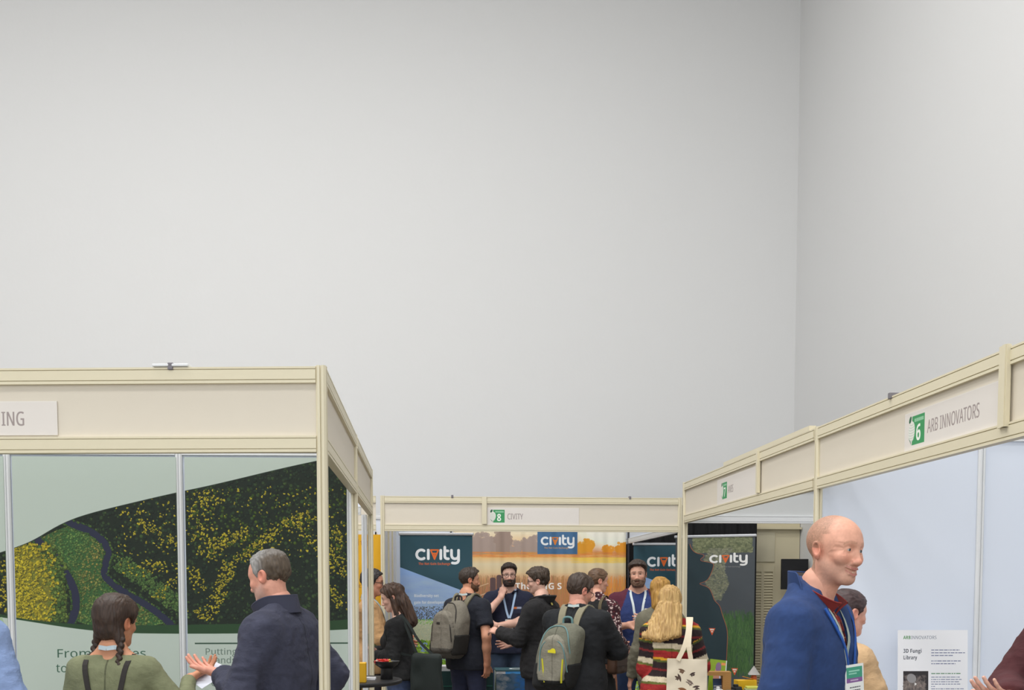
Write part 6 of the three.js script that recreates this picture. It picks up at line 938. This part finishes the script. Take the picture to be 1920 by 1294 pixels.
{
  // cloth-covered table and plinth of stand 8
  const cloth = std(lin(24, 56, 56), 0.85), t = thing('covered_table', 'table under a dark green cloth behind the man with the grey backpack', 'table', [0.24, 0, -9.56]);
  const g = new THREE.BoxGeometry(0.62, 0.8, 0.5, 40, 8, 30), p = g.attributes.position; for (let i = 0; i < p.count; i++) { const y = p.getY(i), k = step(0.4, -0.4, y); if (Math.abs(p.getX(i)) > 0.3 || Math.abs(p.getZ(i)) > 0.24) { const a = Math.sin((p.getX(i) + p.getZ(i)) * 38) * 0.012 * k; p.setX(i, p.getX(i) * (1 + 0.02 * k) + a); p.setZ(i, p.getZ(i) * (1 + 0.02 * k) + a); } } g.computeVertexNormals(); part(t, 'cloth', g.translate(0, 0.4, 0), cloth); part(t, 'hem', box(0.6, 0.006, 0.004, 0, 0.66, 0.262), std(lin(40, 110, 90), 0.8));
  const st = thing('brochure_stack', 'stack of white brochures on the dark green table', 'brochures', [0.11, 0.8, -9.45]); for (let i = 0; i < 8; i++) { const b = part(st, 'brochure', box(0.17, 0.005, 0.21), std(lin(222, 222, 224), 0.5)); b.position.set((i % 3) * 0.002, 0.0026 + i * 0.0056, 0); b.rotation.y = 0.04 * Math.sin(i * 2); }
  const bt = thing('sauce_bottle', 'red squeeze bottle with a white cap on the brochures', 'bottle', [0.14, 0.846, -9.51]), red = std(lin(206, 32, 48), 0.35); part(bt, 'bottle', lathe([[0, 0], [0.026, 0], [0.028, 0.01], [0.027, 0.055], [0.022, 0.075], [0.023, 0.088], [0.018, 0.1], [0, 0.1]]), red); part(bt, 'cap', lathe([[0, 0.1], [0.013, 0.1], [0.01, 0.118], [0.006, 0.13], [0, 0.13]]), std(lin(236, 232, 230), 0.4));
  const [c, q] = canvas(300, 780), r = rng(95); q.fillStyle = rgb(52, 84, 110); q.fillRect(0, 0, 300, 780); q.fillStyle = rgb(226, 228, 232); q.fillRect(0, 0, 170, 26); q.fillStyle = rgb(78, 164, 236); q.fillRect(90, 0, 210, 26); for (let i = 0; i < 500; i++) { const x = r() * 300, y = 26 + r() * 740; q.fillStyle = rgb(...(x < 150 - (y - 26) * 0.5 ? [150, 150, 156] : x > 190 ? [30, 96, 170] : [70, 96, 126]), 0.3); q.beginPath(); q.ellipse(x, y, 26, 16, 0, 0, 7); q.fill(); }
  const pl = thing('plinth', 'printed counter plinth with a white ring on its teal top, in front of stand 8', 'counter', [0.745, 0, -9.72]); part(pl, 'print', slab(0.3, 0.775, 0.3).translate(0, 0.3875, 0), print(c, 0.5)); part(pl, 'top', box(0.31, 0.012, 0.31, 0, 0.781, 0), std(lin(58, 92, 100), 0.5)); part(pl, 'ring', new THREE.RingGeometry(0.05, 0.075, 40, 1).rotateX(-Math.PI / 2).translate(0.06, 0.789, 0.02), std(lin(232, 236, 236), 0.5));
}
{
  // the table of stand 7 with its small display
  const tz = -7.32, th = 0.79, t = thing('display_table', 'narrow table in stand 7 that carries the wooden box and the book', 'table', [2.420, 0, tz]), wood = std(lin(186, 136, 72), 0.5, { bumpMap: tiled(grainTexture, 1, 8), bumpScale: 0.001 });
  part(t, 'table_top', rbox(1.0, 0.03, 0.5, 0.006, 0, th - 0.015, 0), std(lin(206, 204, 198), 0.5)); for (const [a, b] of [[-1, -1], [1, -1], [-1, 1], [1, 1]]) part(t, 'leg', box(0.04, th - 0.03, 0.04, a * 0.46, (th - 0.03) / 2, b * 0.21), std([0.3, 0.3, 0.3], 0.4));
  const w = thing('wooden_box', 'open-fronted wooden display box on the table of stand 7', 'box', [2.110, th, tz + 0.03], -0.12);
  part(w, 'top_board', box(0.225, 0.028, 0.1, 0, 0.156, 0), wood); part(w, 'side_board', box(0.026, 0.142, 0.1, -0.0995, 0.071, 0), wood); part(w, 'side_board', box(0.062, 0.142, 0.1, 0.0815, 0.071, 0), wood); part(w, 'base_board', box(0.225, 0.014, 0.1, 0, 0.007, 0.001), wood);
  const [c, g] = canvas(256, 300), r = rng(97); g.fillStyle = rgb(142, 172, 52); g.fillRect(0, 0, 256, 300); for (let i = 0; i < 300; i++) { g.fillStyle = rgb(120 + r() * 50, 150 + r() * 50, 40, 0.3); g.fillRect(r() * 256, r() * 300, 10, 10); } g.fillStyle = rgb(206, 150, 130); g.beginPath(); g.ellipse(110, 150, 48, 100, 0.25, 0, 7); g.fill(); g.fillStyle = rgb(138, 112, 150); g.beginPath(); g.ellipse(130, 70, 44, 46, 0, 0, 7); g.fill(); g.fillStyle = rgb(210, 206, 236); g.fillRect(150, 150, 86, 52); g.fillStyle = rgb(232, 150, 90); g.fillRect(170, 24, 66, 24); g.fillStyle = rgb(212, 222, 222); g.fillRect(240, 0, 16, 300);
  const bk = thing('book', 'green picture book leaning behind the wooden box', 'book', [2.155, th, tz - 0.09]); const bg = slab(0.13, 0.25, 0.016).translate(0, 0.125, 0).rotateX(-0.18).rotateZ(-0.12); part(bk, 'cover', bg, print(c, 0.35)); part(bk, 'pages', box(0.118, 0.236, 0.01).translate(0.004, 0.125, -0.003).rotateX(-0.18).rotateZ(-0.12), std(lin(228, 226, 218), 0.8));
  const lf = thing('leaflet_holder', 'dark blue leaflet inside the wooden box', 'leaflet', [2.130, th + 0.014, tz + 0.03]); part(lf, 'leaflet', box(0.07, 0.1, 0.004).rotateX(-0.15).translate(0, 0.051, 0), std(lin(44, 70, 110), 0.4)); part(lf, 'stripe', box(0.06, 0.008, 0.002).rotateX(-0.15).translate(0, 0.045, 0.004), std(lin(206, 210, 216), 0.5)); part(lf, 'stripe', box(0.06, 0.008, 0.002).rotateX(-0.15).translate(0, 0.028, 0.006), std(lin(206, 210, 216), 0.5));
  const cam = thing('camera', 'black camera lying beside the wooden box', 'camera', [2.265, th, tz + 0.05]); part(cam, 'camera_body', rbox(0.085, 0.056, 0.045, 0.008, 0, 0.028, 0), blackMat); part(cam, 'lens', new THREE.CylinderGeometry(0.027, 0.024, 0.04, 24).rotateX(Math.PI / 2).translate(0.008, 0.028, 0.042), std([0.03, 0.03, 0.03], 0.25)); part(cam, 'hump', rbox(0.034, 0.022, 0.035, 0.006, 0, 0.062, 0), blackMat);
  const jar = thing('black_jar', 'short black jar with a grey lid in front of the wooden box', 'jar', [2.195, th, tz + 0.14]); part(jar, 'jar', lathe([[0, 0], [0.036, 0], [0.037, 0.02], [0.034, 0.028], [0, 0.028]]), blackMat); part(jar, 'lid', lathe([[0, 0.028], [0.036, 0.028], [0.035, 0.038], [0, 0.038]]), std(lin(120, 120, 120), 0.4));
  const yb = thing('tape_box', 'yellow carton on the table of stand 7, an orange flap open on top', 'box', [2.360, th, tz - 0.02], 0.1); part(yb, 'carton', rbox(0.15, 0.1, 0.09, 0.004, 0, 0.05, 0), std(lin(232, 184, 28), 0.5)); part(yb, 'flap', box(0.09, 0.004, 0.05).rotateZ(-0.25).translate(0.03, 0.112, 0), std(lin(226, 150, 36), 0.5));
  const pk = thing('seed_packets', 'pale green packets in front of the yellow carton', 'packet', [2.370, th, tz + 0.1], -0.1); for (let i = 0; i < 4; i++) part(pk, 'packet', rbox(0.1, 0.015, 0.075, 0.003, (i % 2) * 0.008, 0.008 + i * 0.0155, 0), std(i === 3 ? lin(214, 216, 96) : lin(178, 188, 140), 0.5));
  const kl = thing('tissue', 'crumpled white tissue at the foot of the wooden box', 'tissue', [2.120, th, tz + 0.14]); part(kl, 'tissue', mesh((x, y, z) => Math.hypot(x / 0.045, (y - 0.016) / 0.032, z / 0.035) - 1 + 0.55 * noise3(x * 55, y * 55, z * 55), [-0.07, -0.0, -0.06], [0.07, 0.06, 0.06], 0.004), std(lin(234, 234, 234), 0.8));
  const bo = thing('orange_bottle', 'small orange bottle with a grey pointed cover at the back of the table', 'bottle', [2.460, th, tz - 0.12]); part(bo, 'bottle', lathe([[0, 0], [0.024, 0], [0.024, 0.11], [0.016, 0.128], [0, 0.13]]), std(lin(196, 96, 50), 0.4)); part(bo, 'cover', new THREE.ConeGeometry(0.06, 0.07, 4).rotateY(0.6).translate(0, 0.165, 0), std(lin(178, 174, 170), 0.5));
}
{
  // the table of stand 6 with the upright board
  const t = thing('display_table', 'white table in stand 6 that carries the fungi board', 'table', [2.78, 0, -5.2]); part(t, 'table_top', rbox(1.1, 0.03, 0.5, 0.006, 0, 0.735, 0), std(lin(222, 222, 222), 0.5)); for (const [a, b] of [[-1, -1], [1, -1], [-1, 1], [1, 1]]) part(t, 'leg', box(0.04, 0.72, 0.04, a * 0.5, 0.36, b * 0.21), std([0.4, 0.4, 0.4], 0.4));
  const b = thing('display_board', 'white upright information board about fungi on the table of stand 6', 'board', [2.745, 0.75, -5.24], -0.06); part(b, 'board', slab(0.385, 0.61, 0.012).rotateX(-0.05).translate(0, 0.305, 0), fungiBoard()); part(b, 'strut', box(0.05, 0.4, 0.006).rotateX(0.2).translate(0, 0.2, -0.055), std(lin(220, 220, 220), 0.6));
}
renderer.render(scene, camera);
